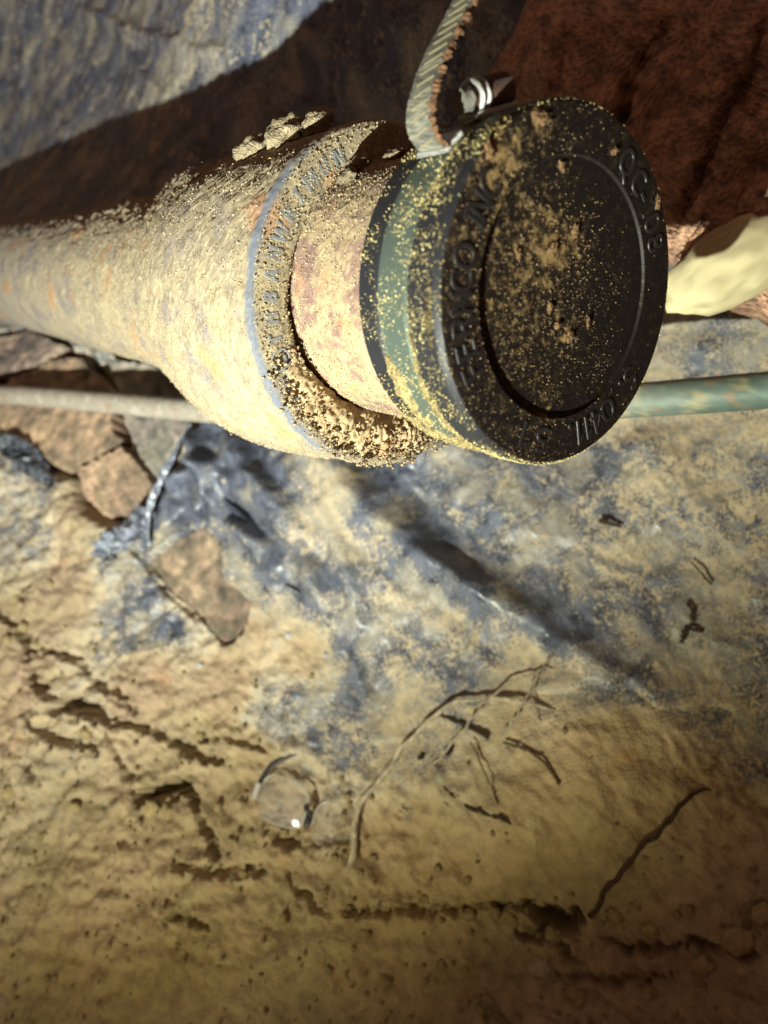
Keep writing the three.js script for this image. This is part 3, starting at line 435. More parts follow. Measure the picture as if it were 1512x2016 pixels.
{
  const path = [[905, 292], [872, 300], [846, 285], [832, 262], [826, 232], [832, 192], [846, 145], [868, 92], [898, 35], [928, -25], [955, -90], [975, -160]].map(([px, py]) => faceXY(px, py, SB));
  const cv = new THREE.CatmullRomCurve3(path.map(([x, y]) => V(x, y, ZB)), false, 'centripetal'), W = 0.0063, TH = 0.0007, n = 200, P = cv.getSpacedPoints(n);
  const nor = P.map((p, i) => { const a = P[Math.max(0, i - 1)], b = P[Math.min(n, i + 1)], t = b.clone().sub(a).normalize(); return V(t.y, -t.x, 0).multiplyScalar(-1); });
  const ring = [[-W, -TH], [W, -TH], [W, TH], [-W, TH], [-W, -TH]];
  const g = gridGeo(4, n, (u, v, i, j) => [P[j].x + nor[j].x * ring[i][1], P[j].y + nor[j].y * ring[i][1], ZB + ring[i][0] + 0.0004 * n2(j * 0.3, 2)], { uv: (u, v) => [u * 0.2, v * 1.5] });
  const tail = mesh('band_tail', g.toNonIndexed(), dullSteel, clamp0); tail.geometry.computeVertexNormals();
  // slanted slots pressed into the band
  const slots = [];
  for (let d = 0.012; d < 0.165; d += 0.0038) { const k = d / cv.getLength(); if (k > 0.99) break; const i = Math.round(k * n), t = P[Math.min(n, i + 1)].clone().sub(P[Math.max(0, i - 1)]).normalize(); for (const side of [-1, 1]) { const s = new RoundedBoxGeometry(0.0008, 0.0005, 0.0082, 2, 0.0002); s.rotateY(0.28); const m = new THREE.Matrix4().makeBasis(t, V(-t.y, t.x, 0), V(0, 0, 1)); s.applyMatrix4(m); s.translate(P[i].x + nor[i].x * TH * side, P[i].y + nor[i].y * TH * side, ZB); slots.push(s); } }
  mesh('slot_ridges', mergeGeometries(slots), slotMat, tail);
  const crustG = gridGeo(10, 240, (u, v) => { const j = Math.min(n, Math.round(v * n)), a = u * Math.PI * 2, r = (0.0011 + 0.0009 * n2(v * 60, 1) + 0.0008 * n2(v * 160, u * 4)) * Math.min(1, 8 * v * (1.001 - v)); return [P[j].x + nor[j].x * r * Math.cos(a) * 0.8, P[j].y + nor[j].y * r * Math.cos(a) * 0.8, ZB + W + r * Math.sin(a)]; }, { uv: (u, v) => [u, v * 6] });
  const keepFrom = 30; mesh('rust_crust', crustG, stoneMat(0.55, 0.27, 0.12, 0.95, 0.002), tail);
  // screw housing on the band
  const [hx, hy] = faceXY(962, 225, SB), ph = Math.atan2(hy, hx), H = new THREE.Group(); H.name = 'screw_housing'; clamp0.add(H); H.position.set(0.0625 * Math.cos(ph), 0.0625 * Math.sin(ph), ZB); H.rotation.z = ph - Math.PI / 2; H.scale.setScalar(0.86);
  mesh('saddle', new RoundedBoxGeometry(0.021, 0.0022, 0.0148, 3, 0.0006), silver, H).position.y = 0.0014;
  const body = new THREE.CylinderGeometry(0.0066, 0.0066, 0.015, 28, 1, false); body.rotateZ(Math.PI / 2); mesh('worm_casing', body, rusty, H).position.set(0.0035, 0.0078, 0);
  const head = new THREE.CylinderGeometry(0.0056, 0.0056, 0.005, 6); head.rotateZ(Math.PI / 2); mesh('screw_head', head, dullSteel, H).position.set(-0.0135, 0.0076, 0);
  const col = new THREE.TorusGeometry(0.0060, 0.0011, 10, 28); col.rotateY(Math.PI / 2); mesh('collar', col, silver, H).position.set(-0.0078, 0.0078, 0); mesh('collar', col, silver, H).position.set(-0.0042, 0.0078, 0);
  const sh = new THREE.CylinderGeometry(0.0042, 0.0042, 0.012, 16); sh.rotateZ(Math.PI / 2); mesh('screw_shank', sh, rusty, H).position.set(-0.009, 0.0077, 0);
  const buck = new RoundedBoxGeometry(0.010, 0.002, 0.0150, 2, 0.0006); const bk = mesh('buckle', buck, silver, clamp0); const [bx, by] = faceXY(868, 290, SB), bp = Math.atan2(by, bx); bk.position.set(0.0634 * Math.cos(bp), 0.0634 * Math.sin(bp), ZB); bk.rotation.z = bp - Math.PI / 2;
}

// ---------------------------------------------------------------- sand grains on pipe, cap and band
const grainGeo = new THREE.IcosahedronGeometry(1, 0), grainMat = new THREE.MeshStandardMaterial({ roughness: 0.9, color: 0xffffff });
function grains(name, parent, count, pick, label, tint = [0.36, 0.29, 0.165]) {
  const m = shadowed(new THREE.InstancedMesh(grainGeo, grainMat, count)); const M = new THREE.Matrix4(), q = new THREE.Quaternion(), e = new THREE.Euler(), c = new THREE.Color(); let k = 0, tries = 0;
  while (k < count && tries++ < count * 30) { const p = pick(); if (!p) continue; const r = p[3]; e.set(rnd() * 6, rnd() * 6, rnd() * 6); q.setFromEuler(e); M.compose(V(p[0], p[1], p[2]), q, V(r * (0.7 + 0.6 * rnd()), r * (0.7 + 0.6 * rnd()), r * (0.7 + 0.6 * rnd()))); m.setMatrixAt(k, M); const v = 0.45 + 0.85 * rnd(), w = rnd(); c.setRGB(tint[0] * v, lerp(tint[1] * 0.88, tint[1] * 1.1, w) * v, lerp(tint[2] * 0.65, tint[2] * 1.35, w) * v); m.setColorAt(k, c); k++; }
  m.count = k; m.name = name; m.userData.kind = 'stuff'; if (label) m.userData.label = label; parent.add(m); return m;
}
const gsize = () => 0.00013 + 0.00030 * rnd() ** 2.4;
grains('sand_grains', pipe, 42000, () => { // hub, stub and barrel
  const which = rnd(), ph = rnd() * Math.PI * 2; let s, r, nz = 0;
  if (which < 0.14) { s = 0.0995; r = lerp(0.058, 0.0755, rnd()); const x = r * Math.cos(ph), y = r * Math.sin(ph), h = crust(x, y, s, ph); return [x, y - 0.0048, LEN - s + 0.4 * h + 0.0001, gsize() * 1.0]; }
  if (which < 0.72) { s = 0.108 + 0.30 * rnd() ** 1.35; r = hubR(s); const x = r * Math.cos(ph), y = r * Math.sin(ph); r += crust(x, y, s, ph); return [r * Math.cos(ph), r * Math.sin(ph) + bendY(s), LEN - s, gsize() * 1.1]; }
  s = lerp(0.045, 0.1, rnd()); r = 0.0558; return [r * Math.cos(ph), r * Math.sin(ph), LEN - s, gsize()];
}, 'fine yellow sand sprinkled over the iron');
const dens = (x, y, z) => fbm3(x * 45, y * 45, z * 45, 3);
const blot = [[1110, 655, 0.006], [1085, 500, 0.010], [1130, 480, 0.008], [1100, 330, 0.004], [1055, 240, 0.006], [1130, 560, 0.02], [1000, 540, 0.02], [1040, 640, 0.02], [960, 340, 0.010], [1210, 555, 0.006], [1060, 470, 0.016], [1075, 790, 0.010], [1180, 720, 0.012], [985, 290, 0.008]].map(([px, py, r]) => [...faceXY(px, py, 0.003), r]);
grains('sand_grains', cap, 4200, () => { // face
  const a = rnd() * Math.PI * 2, r = 0.0635 * Math.sqrt(rnd()), x = r * Math.cos(a), y = r * Math.sin(a); let w = 0.05 + 0.5 * sst(0.02, -0.05, x) + 0.5 * Math.max(0, dens(x, y, 0));
  for (const b of blot) w += 0.6 * Math.exp(-((x - b[0]) ** 2 + (y - b[1]) ** 2) / (b[2] * b[2])); w *= 1 - 0.8 * sst(0.02, 0.04, x); if (rnd() > w) return null;
  const z = r < 0.0450 ? 0.0447 : r < 0.0460 ? lerp(0.0447, 0.0459, (r - 0.0450) / 0.0010) : r < 0.0618 ? 0.0461 : 0.0461 - (r - 0.0618) * 1.1; return [x, y, z, gsize() * 0.58];
}, 'yellow sand sprinkled on the cap face', [0.30, 0.20, 0.095]);
grains('sand_grains', cap, 16000, () => { // side of the cap and the band
  const z = rnd() * CL, ph = rnd() * Math.PI * 2, r = z < 0.0108 ? 0.0617 : z < 0.0125 ? 0.0606 : z < 0.0282 ? 0.0621 : z < 0.0295 ? 0.0607 : z < 0.033 ? lerp(0.0628, 0.0637, (z - 0.0295) / 0.0035) : z < 0.0440 ? 0.0638 : lerp(0.0638, 0.0624, (z - 0.0440) / 0.002), x = r * Math.cos(ph), y = r * Math.sin(ph), deg = ph * 180 / Math.PI;
  let w = 0.25 + 0.9 * dens(x, y, z); if (z > 0.0122 && z < 0.0283) w = 0.7 * w + 0.35 * Math.max(0, dens(x * 2, y * 2, z * 2 + 3)); if (z < 0.011) w *= 0.8; w += 0.6 * sst(232, 255, deg) * sst(330, 300, deg); if (z > 0.0296) w = w * 0.9 + 0.1; if (rnd() > w) return null;
  return [x, y, z, gsize() * (z < 0.0296 ? 0.9 : 0.8)];
}, 'yellow sand sprinkled on the cap side', [0.50, 0.41, 0.17]);
{ // wiped mud along the lower edge of band and sleeve, clods on the face
  const mudMat = stoneMat(0.62, 0.48, 0.21, 1, 0.002), band = (z0, z1, a0, a1, R, sd) => gridGeo(160, 10, (u, v) => { const ph = lerp(a0, a1, u) * Math.PI / 180, zc = (z0 + z1) / 2, hw = (z1 - z0) / 2 * Math.min(1, 3.2 * Math.sqrt(u * (1 - u))) * (0.75 + 0.6 * n2(u * 9 + sd, 1) + 0.25 * n2(u * 40 + sd, 3)), t = v * 2 - 1, r = R + 0.0011 * Math.sqrt(Math.max(0, 1 - t * t)) * Math.max(0.2, 1 + n2(u * 50 + sd, v * 4)) - 0.0003; return [r * Math.cos(ph), r * Math.sin(ph), clamp(zc + t * Math.max(0.0002, hw) + 0.0012 * n2(u * 12, sd), 0.0003, 0.044)]; }, { uv: (u, v) => [u * 3, v * 0.4] });
  mesh('mud_smear', band(0.0095, 0.0185, 200, 300, 0.0620, 2), mudMat, cap); mesh('mud_smear', band(0.0268, 0.0310, 192, 290, 0.0622, 9), mudMat, cap); mesh('mud_smear', band(0.0002, 0.009, 228, 310, 0.0614, 17), mudMat, cap); mesh('mud_smear', band(0.0400, 0.0432, 176, 196, 0.0632, 31), mudMat, cap); mesh('mud_smear', band(0.0200, 0.0268, 236, 300, 0.0620, 23), mudMat, cap);
  const clods = [[1112, 662, 0.0045, 0.003, 0.3], [1080, 492, 0.004, 0.0022, 1], [1098, 328, 0.002, 0.0025, 0.7], [1054, 236, 0.0055, 0.003, 0.1], [1040, 228, 0.003, 0.002, 0.9], [1125, 455, 0.0035, 0.0022, 1.2], [1195, 300, 0.003, 0.0016, 0.4], [950, 300, 0.003, 0.004, 0.2], [1075, 605, 0.0018, 0.003, 0.3], [1090, 640, 0.002, 0.002, 0], [1280, 400, 0.0022, 0.0035, 0], [975, 268, 0.0022, 0.003, 0.4], [1012, 500, 0.0016, 0.003, 0.4], [1150, 635, 0.0012, 0.003, 0.1]];
  clods.forEach(([px, py, a, b, r], i) => { const [x, y] = faceXY(px, py, 0.003), R = Math.hypot(x, y), m = mesh('dirt_fleck', lumpGeo(a * 0.62, b * 0.62, 0.0006, i * 7.3, 4, 0.95, [0.38, 0.225, 0.10]), clodMat, cap); m.position.set(x, y, R < 0.0450 ? 0.0448 : R < 0.061 ? 0.0463 : 0.0452); m.rotation.z = r; });
}

// ---------------------------------------------------------------- copper pipe
{
  const pts = [[-420, 790, 1.5], [-200, 780, 1.12], [0, 777, 0.885], [200, 792, 0.795], [430, 811, 0.715], [800, 815, 0.60], [1280, 786, 0.47], [1512, 768, 0.438], [1800, 742, 0.402], [2100, 715, 0.372]].map(([px, py, D]) => toW(kray(px, py).multiplyScalar(D)));
  const cv = new THREE.CatmullRomCurve3(pts, false, 'centripetal'), L = cv.getLength(), R = 0.0108, n = 520, fr = cv.computeFrenetFrames(n, false);
  const P = cv.getSpacedPoints(n), g = gridGeo(40, n, (u, v, i, j) => { const a = u * Math.PI * 2, p = P[j], N = fr.normals[j], B = fr.binormals[j], r = R + 0.0004 * fbm3(p.x * 90 + Math.cos(a), p.y * 90 + Math.sin(a), p.z * 90, 3); return [p.x + r * (N.x * Math.cos(a) + B.x * Math.sin(a)), p.y + r * (N.y * Math.cos(a) + B.y * Math.sin(a)), p.z + r * (N.z * Math.cos(a) + B.z * Math.sin(a))]; }, { closeU: true, color: (u, v, p) => { const f = fbm3(p[0] * 40, p[1] * 40, p[2] * 40, 4), q = fbm3(p[0] * 170, p[1] * 170, p[2] * 170, 2), west = sst(0.05, -0.15, p[0]); let c = mix3([0.105, 0.155, 0.135], [0.36, 0.32, 0.26], west); c = mix3(c, mix3([0.27, 0.25, 0.14], [0.46, 0.42, 0.36], west), sst(0.12, 0.5, f + 0.5 * q) * 0.8); c = mix3(c, [0.36, 0.18, 0.08], 0.5 * sst(0.32, 0.45, fbm3(p[0] * 55 + 9, p[1] * 55, p[2] * 55, 2))); return c.map((k) => k * (1 + 0.3 * q)); } });
  tag(mesh('copper_pipe', g, new THREE.MeshStandardMaterial({ vertexColors: true, roughness: 0.6, metalness: 0.15 })), 'thin green-tarnished copper water pipe running behind the iron pipe', 'water pipe');
}

// ---------------------------------------------------------------- rock slabs, torn plastic
function slab(poly, lift, thick, mat, sd) {
  const B = poly.map(([a, b]) => gp(a, b)), n = 160, E = Array.from({ length: n }, (_, i) => { const t = i / n * B.length, a = B[Math.floor(t) % B.length], b = B[(Math.floor(t) + 1) % B.length], p = a.clone().lerp(b, t % 1); p.x += 0.0018 * n2(p.x * 110 + sd, p.z * 110); p.z += 0.0018 * n2(p.x * 110, p.z * 110 + sd); return p; }), C = E.reduce((s, p) => s.add(p), V(0, 0, 0)).multiplyScalar(1 / E.length), rows = 36;
  return gridGeo(n, rows, (u, v, i, j) => {
    const e = E[i % n]; let f, y; const top = rows - 12;
    if (j <= top) { f = j / top * 0.965; y = 0; } else { const t = (j - top) / 12; f = 0.965 + 0.035 * Math.sin(Math.min(1, t * 2) * Math.PI / 2) - 0.08 * Math.max(0, t - 0.5); y = -thick * Math.max(0, t - 0.1) - 0.002 * t; }
    const x = lerp(C.x, e.x, f), z = lerp(C.z, e.z, f), w = 0.0012 * n2(x * 90 + sd, z * 90);
    return [x + w * f, baseH(x, z) + lift + y + 0.0045 * fbm2(x * 12 + sd, z * 12, 2) + 0.0016 * (0.4 - Math.abs(n2(x * 40 + sd, z * 40))) + 0.0008 * fbm2(x * 120, z * 120, 3), z + w * f];
  }, { uv: (u, v, p) => [p[0] * 1.3 + sd, p[2] * 1.3], closeU: true });
}
const fixUp = (g) => { const ix = g.index.array; for (let q = 0; q < ix.length; q += 3) { const t = ix[q + 1]; ix[q + 1] = ix[q + 2]; ix[q + 2] = t; } g.computeVertexNormals(); return g; };
[['rusty tan flat stone beside the thin copper pipe', [0.54, 0.38, 0.25]], ['rust-blotched flat stone wedged under the torn plastic corner', [0.54, 0.38, 0.26]], ['grey-tan flat stone tucked below the iron pipe', [0.46, 0.41, 0.34]], ['reddish brown stone strip at the edge of the plastic sheet', [0.40, 0.30, 0.215]], ['purplish stone where the iron pipe enters the ground', [0.44, 0.33, 0.27]]].forEach(([label, c], i) => tag(mesh('flat_stone', fixUp(slab(rockPolys[i], i === 3 ? -0.006 : 0.001, 0.055, stoneMat(...c), i * 3.1)), stoneMat(...c)), label, 'stone', 'flat stones at the sheet edge'));
function ribbon(list, width, lift, crumple, nu = 80, nv = 16, sd = 1) { // list of pixels
  const B = list.map(([a, b, l]) => gp(a, b, l ?? lift)), cv = new THREE.CatmullRomCurve3(B), P = cv.getSpacedPoints(nu);
  return gridGeo(nv, nu, (u, v, i, j) => { const p = P[j], a = P[Math.max(0, j - 1)], b = P[Math.min(nu, j + 1)], t = b.clone().sub(a).setY(0).normalize(), s = (u - 0.5) * (typeof width === 'function' ? width(v) : width); const x = p.x - t.z * s, z = p.z + t.x * s, y = p.y + crumple * (n2(x * 60 + sd, z * 60) + 0.7 * n2(x * 130, z * 130 + sd)) + crumple * 1.2 * Math.sin(u * 5 + v * 7); return [x + crumple * 0.6 * n2(x * 80, sd), y, z]; }, { uv: (u, v, p) => [p[0] * 5, p[2] * 5] });
}
const torn = new THREE.MeshPhysicalMaterial({ color: new THREE.Color().setRGB(0.27, 0.30, 0.38), roughness: 0.3, map: stoneMap, side: THREE.DoubleSide });
tag(mesh('torn_plastic_strip', ribbon([[372, 835, 0.012], [345, 890, 0.018], [320, 940, 0.02], [296, 985, 0.016], [284, 1030, 0.012], [288, 1075, 0.006]], (v) => 0.005 + 0.006 * v, 0.012, 0.0016), torn), 'pale blue torn strip along the frayed plastic edge', 'plastic strip');
tag(mesh('crumpled_plastic', ribbon([[190, 1100, 0.004], [215, 1078, 0.01], [245, 1055, 0.016], [268, 1025, 0.018], [290, 1000, 0.012]], (v) => 0.013 + 0.020 * Math.sin(v * 3.1), 0.012, 0.006, 90, 40, 4), torn), 'crumpled scrap of plastic lying across two flat stones', 'plastic scrap');
tag(mesh('crumpled_plastic', ribbon([[-10, 865, 0.006], [40, 890, 0.01], [75, 930, 0.008], [98, 955, 0.003]], (v) => 0.028 * Math.sin(0.5 + v * 2.2), 0.008, 0.004, 80, 30, 9), new THREE.MeshPhysicalMaterial({ color: new THREE.Color().setRGB(0.10, 0.11, 0.14), roughness: 0.4, map: stoneMap, side: THREE.DoubleSide })), 'dark mud-stained scrap of plastic beside the rusty tan stone', 'plastic scrap');

// ---------------------------------------------------------------- safety glasses half sunk in the soil
{
  const o = gp(560, 1578), ax = gp(695, 1625).sub(o).normalize(), view = camera.position.clone().sub(o).normalize(), nz = view.clone().addScaledVector(V(0, 1, 0), 0.2).addScaledVector(ax, -0.15).addScaledVector(ax, -view.dot(ax)).normalize(), ay = new THREE.Vector3().crossVectors(nz, ax).normalize(); nz.crossVectors(ax, ay);
  const G = group('safety_glasses', 'clear safety glasses half sunk in loose soil beside the pale root', 'glasses'); G.position.copy(o).addScaledVector(nz, 0.002); G.quaternion.setFromRotationMatrix(new THREE.Matrix4().makeBasis(ax, ay, nz));
  const clear = new THREE.MeshPhysicalMaterial({ color: 0xffffff, transmission: 0.87, thickness: 0, roughness: 0.13, ior: 1.7 });
  const out = (t) => { const c = Math.cos(t), s = Math.sin(t), q = 0.62; return [0.0255 * Math.sign(c) * Math.abs(c) ** q, 0.0175 * Math.sign(s) * Math.abs(s) ** q - 0.002 * c]; };
  const dome = (x, y) => 0.010 - (x * x + y * y) / 0.075;
  const lensG = gridGeo(72, 22, (u, v) => { const [x, y] = out(-u * Math.PI * 2); return [x * v, y * v, dome(x * v, y * v)]; }, { closeU: true });
  const rimG = gridGeo(80, 8, (u, v) => { const [x, y] = out(u * Math.PI * 2), a = v * Math.PI * 2, k = 1 + 0.0008 * Math.cos(a) / 0.022; return [x * k, y * k, dome(x, y) + 0.0008 * Math.sin(a)]; }, { closeU: true });
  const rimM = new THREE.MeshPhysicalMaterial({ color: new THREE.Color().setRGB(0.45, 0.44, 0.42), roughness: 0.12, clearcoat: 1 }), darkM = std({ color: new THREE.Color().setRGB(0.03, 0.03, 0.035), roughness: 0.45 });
  for (const [x, y, z, ry] of [[0, 0, 0, -0.08], [0.0555, -0.006, -0.011, 0.34]]) { const l = mesh('lens', lensG, clear, G); l.position.set(x, y, z); l.rotation.y = ry; l.userData.label = 'clear curved lens'; const r = mesh('rim', rimG, rimM, G); r.position.set(x, y, z); r.rotation.y = ry; }
  const tube = (p, r) => new THREE.TubeGeometry(new THREE.CatmullRomCurve3(p), 30, r, 10);
  mesh('bridge', tube([V(0.0245, 0.002, 0.004), V(0.028, 0.000, 0.007), V(0.031, -0.003, 0.003)], 0.0022), darkM, G);
  mesh('nose_pad', lumpGeo(0.0028, 0.0055, 0.0022, 3, 3, 0.05, [0.03, 0.03, 0.035]), darkM, G).position.set(0.028, -0.0085, 0.001);
  mesh('temple_arm', tube([V(-0.0255, 0.008, 0.004), V(-0.023, 0.020, 0.001), V(-0.012, 0.033, -0.002), V(-0.004, 0.040, -0.004)], 0.0021), darkM, G);
  mesh('hinge_glint', new RoundedBoxGeometry(0.0045, 0.013, 0.004, 2, 0.0008), rimM, G).position.set(-0.0262, 0.001, 0.003);  // pale glossy hinge block, put in to imitate a white highlight on the rim
}

// ---------------------------------------------------------------- roots and twigs
function root(name, label, cat, list, r0, r1, color, grp, rough = 0.95) { // list: [px, py, lift]
  const P0 = list.map(([a, b, l = 0]) => gp(a, b, l * 0.42 + 0.0012)), cv = new THREE.CatmullRomCurve3(P0, false, 'centripetal'), n = 90, P = cv.getSpacedPoints(n), fr = cv.computeFrenetFrames(n), s0 = rnd() * 50;
  const g = gridGeo(9, n + 2, (u, v, i, j) => { const q = clamp(j - 1, 0, n), cap0 = j === 0 || j === n + 2, t = q / n, p = P[q], a = u * Math.PI * 2, r = cap0 ? 0 : lerp(r0, r1, t) * (1 + 0.25 * n2(t * 14 + s0, Math.cos(a) * 0.5)), w = 0.0012 * n2(t * 8, s0); return [p.x + w + r * (fr.normals[q].x * Math.cos(a) + fr.binormals[q].x * Math.sin(a)), p.y + r * (fr.normals[q].y * Math.cos(a) + fr.binormals[q].y * Math.sin(a)), p.z + w + r * (fr.normals[q].z * Math.cos(a) + fr.binormals[q].z * Math.sin(a))]; }, { closeU: true, uv: (u, v) => [u * 0.5, v * 3 + s0] });
  const m = mesh(name, g, stoneMat(...color, rough, 0.001)); if (label) tag(m, label, cat, grp); return m;
}
const pale = [0.80, 0.70, 0.52], brown = [0.22, 0.145, 0.075], dark = [0.10, 0.07, 0.045];
root('root', 'long pale root arching up from the soil beside the glasses', 'root', [[682, 1765, -0.004], [686, 1720, 0.004], [698, 1668, 0.012], [695, 1625, 0.018], [705, 1592, 0.022], [745, 1535, 0.026], [795, 1470, 0.028], [845, 1420, 0.026], [893, 1385, 0.022], [960, 1374, 0.016], [1040, 1383, 0.008], [1095, 1400, -0.002]], 0.0028, 0.0012, [0.74, 0.64, 0.48]);
root('root', 'thin straight pale root leaning over the arching root', 'root', [[845, 1520, -0.002], [880, 1470, 0.01], [920, 1425, 0.018], [975, 1362, 0.022], [1050, 1325, 0.014], [1135, 1308, -0.002]], 0.0012, 0.0007, pale);
root('root', 'hair-thin root crossing the plastic fold towards the cap', 'root', [[985, 1452, -0.001], [1025, 1395, 0.012], [1070, 1315, 0.02], [1120, 1228, 0.006]], 0.0011, 0.0005, pale);
root('twig', 'dark crooked twig on the ochre soil hump', 'twig', [[855, 1525, 0.001], [890, 1565, 0.004], [925, 1590, 0.004], [985, 1610, 0.004], [1045, 1642, 0.001]], 0.0011, 0.0018, dark);
root('root', 'short pale rootlet forked beside the crooked twig', 'root', [[812, 1518, 0.001], [850, 1556, 0.005], [885, 1590, 0.005], [905, 1602, 0.0]], 0.0009, 0.0013, pale);
root('root', 'curly pale rootlet below the forked rootlet', 'root', [[786, 1556, 0.001], [800, 1570, 0.005], [792, 1590, 0.005], [812, 1598, 0.004], [800, 1615, 0.0]], 0.0009, 0.0012, pale);
root('root', 'slim brown root curving over the crest of the soil hump', 'root', [[990, 1460, 0.001], [1040, 1478, 0.004], [1075, 1505, 0.004], [1102, 1545, 0.0]], 0.001, 0.0012, brown);
root('root', 'thin faint root lying down the face of the soil hump', 'root', [[928, 1462, 0.001], [950, 1510, 0.003], [984, 1592, 0.0]], 0.0008, 0.0006, [0.32, 0.25, 0.12]);
root('root', 'dark reddish root running up the shadowed soil hump', 'root', [[1155, 1815, -0.002], [1190, 1760, 0.005], [1240, 1700, 0.008], [1300, 1632, 0.01], [1350, 1578, 0.01], [1390, 1556, 0.006], [1440, 1568, -0.001]], 0.0020, 0.0012, [0.12, 0.07, 0.045]);
root('stick', 'short pale stick poking out of the near soil', 'stick', [[940, 1972, 0.006], [962, 1984, 0.007], [985, 2002, 0.006], [1010, 2032, 0.0]], 0.0021, 0.0026, [0.50, 0.42, 0.25]);
root('twig', 'black broken twig under the arching root', 'twig', [[862, 1406, 0.002], [905, 1424, 0.003], [960, 1450, 0.001]], 0.0010, 0.0016, dark);
root('fibre', 'hair-thin pale fibre lying over the smooth soil', 'fibre', [[208, 1318, 0.0], [262, 1265, 0.004], [310, 1225, 0.004], [352, 1190, 0.0]], 0.0005, 0.0004, [0.5, 0.42, 0.3]);
root('bark_flake', 'black flake lying flat on the pale muddy sheet', 'debris', [[1182, 1026, 0.018], [1200, 1030, 0.024], [1222, 1036, 0.018]], 0.0018, 0.0010, dark);
root('twig', 'forked black twig bit standing on the muddy sheet', 'twig', [[1344, 1268, 0.016], [1346, 1246, 0.022], [1362, 1240, 0.022], [1386, 1243, 0.016]], 0.0017, 0.0010, dark);
root('twig', 'small black sliver above the forked twig bit', 'twig', [[1355, 1188, 0.016], [1362, 1202, 0.021], [1364, 1222, 0.016]], 0.0010, 0.0013, dark);
root('twig', 'thin brown splinter on the muddy sheet', 'twig', [[1362, 1108, 0.016], [1378, 1125, 0.021], [1398, 1148, 0.016]], 0.0006, 0.0010, brown);
root('root', 'fine pale root dangling by the hair-thin root', 'root', [[1050, 1330, 0.01], [1048, 1370, 0.01], [1062, 1420, 0.002]], 0.0006, 0.0005, pale);
for (const [px, py, a, label] of [[831, 1490, 0.4, 'black oval seed husk on tan soil under the roots'], [884, 1478, 0.9, 'larger black seed husk beside the straight root']]) { const m = mesh('seed_husk', lumpGeo(0.0042, 0.0022, 0.0028, px, 3, 0.2, [0.03, 0.022, 0.018]), clodMat); m.position.copy(gp(px, py, 0.002)); m.rotation.y = a; tag(m, label, 'seed'); }
for (const [px, py, r, label] of [[568, 1252, 0.0042, 'white pebble on smooth soil below the sheet edge'], [393, 1310, 0.003, 'tiny white pebble on the smooth soil flat'], [640, 1290, 0.0025, 'tiny white chip by the muddy sheet edge']]) { const m = mesh('pebble', lumpGeo(r, r * 0.7, r * 0.9, px, 3, 0.15, [0.75, 0.76, 0.78]), clodMat); m.position.copy(gp(px, py, r * 0.4)); tag(m, label, 'pebble'); }

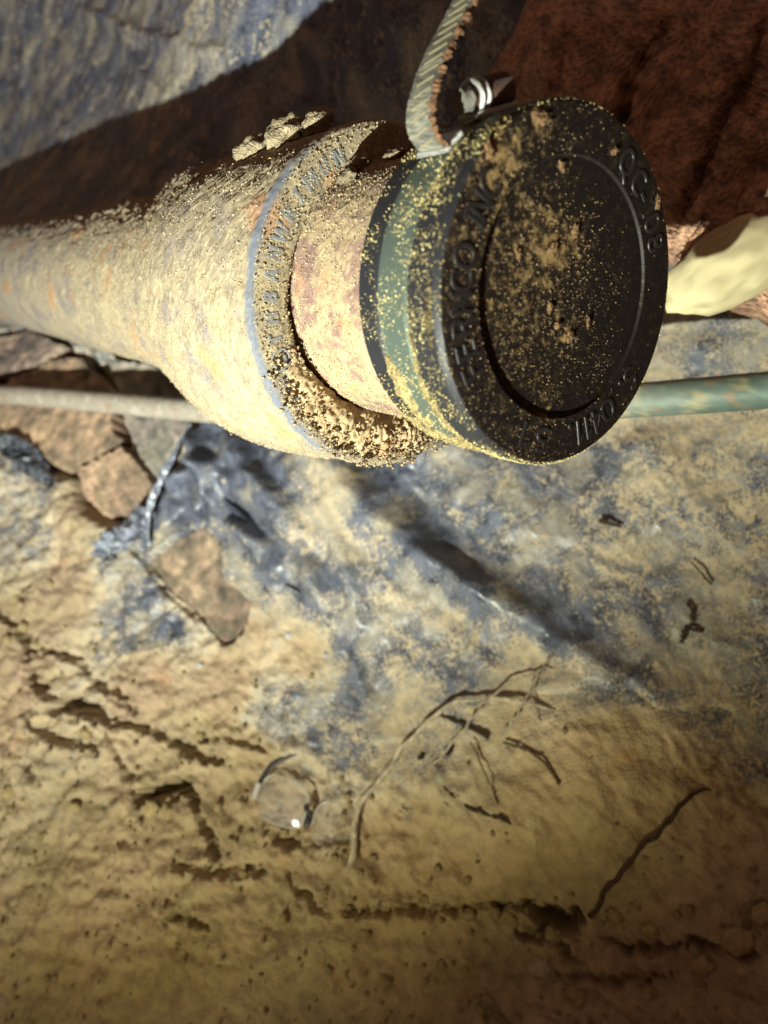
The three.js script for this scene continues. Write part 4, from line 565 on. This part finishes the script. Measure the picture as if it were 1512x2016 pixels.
// ---------------------------------------------------------------- loose soil: larger clods one by one, crumbs as a mass
{
  const variants = [0, 1, 2, 3, 4, 5].map((k) => lumpGeo(1, 0.72, 0.85, k * 13.7 + 2, 3, 0.38, [0.50, 0.385, 0.20]));
  const big = [[170, 1445, 12], [395, 1450, 10], [118, 1425, 9], [60, 1460, 8], [215, 1440, 9], [300, 1590, 16], [335, 1600, 12], [20, 1560, 14], [150, 1590, 13], [660, 1690, 9], [735, 1690, 9], [560, 1640, 9], [840, 1770, 11], [925, 1800, 13], [975, 1795, 12], [1010, 1810, 13], [1060, 1900, 14], [1090, 1840, 16], [640, 1760, 9], [480, 1720, 9], [720, 1840, 10], [560, 1810, 10], [1210, 1800, 16], [1280, 1830, 18], [1350, 1790, 14], [1450, 1850, 30], [1500, 1800, 22], [1380, 1900, 20], [30, 1180, 9], [48, 1235, 10], [15, 1260, 9], [40, 1370, 10], [85, 1400, 7], [100, 1150, 7], [430, 1590, 9], [1130, 1960, 22], [1280, 1960, 18], [1060, 1840, 7], [870, 1900, 12], [760, 1930, 12], [420, 1480, 7], [1050, 1905, 10]];
  big.forEach(([px, py, r], i) => { const w = gp(px, py, 0), D = depthOf(w), R = r * D / FPX * 1.05, m = mesh('soil_clod', variants[i % 6], clodMat); m.position.copy(w).setY(w.y + R * 0.25); m.scale.setScalar(R); m.rotation.set(rnd() * 0.5, rnd() * 6, rnd() * 0.5); tag(m, 'small ochre soil clod lying loose on the crumbly earth', 'soil clod', 'clods on the loose soil'); });
  const pale2 = mesh('pebble', lumpGeo(0.0085, 0.006, 0.0075, 77, 4, 0.2, [0.55, 0.47, 0.31]), clodMat); pale2.position.copy(gp(1062, 1902, 0.002)); tag(pale2, 'pale tan pebble on the shaded crumbly soil', 'pebble');
  const N = 9000, M4 = new THREE.Matrix4(), q = new THREE.Quaternion(), e = new THREE.Euler(), c = new THREE.Color(), im = shadowed(new THREE.InstancedMesh(lumpGeo(1, 0.75, 0.85, 5, 1, 0.4, [0.45, 0.345, 0.185]), clodMat, N)); let k = 0, t = 0;
  while (k < N && t++ < N * 40) {
    const x = lerp(GX0, GX1, rnd()), z = lerp(-0.75, 0.42, rnd()), ed = sheetEdge(x, z); if (ed > -0.012) continue; let w = 0.06 + 0.95 * sst(-0.10, 0.12, z) + 0.3 * sst(-0.55, -0.75, x) ; w *= 0.45 + 0.9 * fbm2(x * 12, z * 12, 3) + 0.1; w *= 1 - 0.93 * humpW(x, z); if (rnd() > w) continue;
    const r = 0.0005 + 0.0026 * rnd() ** 4.5; e.set(rnd() * 6, rnd() * 6, rnd() * 6); q.setFromEuler(e); M4.compose(V(x, groundH(x, z, ed) + r * 0.3, z), q, V(r, r, r)); im.setMatrixAt(k, M4); const v = 0.95 + 0.4 * rnd(); c.setRGB(v, v * (0.95 + 0.1 * rnd()), v * (0.85 + 0.3 * rnd())); im.setColorAt(k, c); k++;
  }
  im.count = k; im.name = 'soil_crumbs'; scene.add(im); tag(im, 'loose crumbs of ochre soil strewn over the earth', 'soil crumbs', null, 'stuff');
}

// ---------------------------------------------------------------- the torch, on the near bank outside the picture
{
  const T = group('flashlight', 'black hand torch shining from the near bank', 'torch'); T.position.copy(lampW); T.quaternion.setFromUnitVectors(V(0, 0, 1), lampDir);
  const black = std({ color: new THREE.Color().setRGB(0.02, 0.02, 0.022), roughness: 0.4, metalness: 0.3 });
  mesh('head', latheHard(roundProf([[0.0125, -0.050], [0.0165, -0.036, 0.004], [0.0180, -0.004, 0.002], [0.0180, 0.0030, 0.0005], [0.0165, 0.0030, 0.0005], [0.0150, -0.004]]), 60), black, T);
  mesh('body', latheHard(roundProf([[0.0002, -0.175], [0.0120, -0.175, 0.002], [0.0122, -0.110, 0.001], [0.0115, -0.105, 0.001], [0.0122, -0.100, 0.001], [0.0125, -0.050]]), 48), black, T);
  const glow = new THREE.MeshStandardMaterial({ color: 0x111111, emissive: new THREE.Color(1, 0.97, 0.9), emissiveIntensity: 6 }); mesh('lamp_lens', new THREE.CircleGeometry(0.0148, 40), glow, T).position.z = -0.002;
  mesh('switch', new RoundedBoxGeometry(0.008, 0.004, 0.016, 3, 0.0015), black, T).position.set(0, 0.0125, -0.075);
}
scene.traverse((o) => { if (o.isMesh && !(o.material.transmission > 0)) o.material.side = THREE.DoubleSide; });
renderer.render(scene, camera);
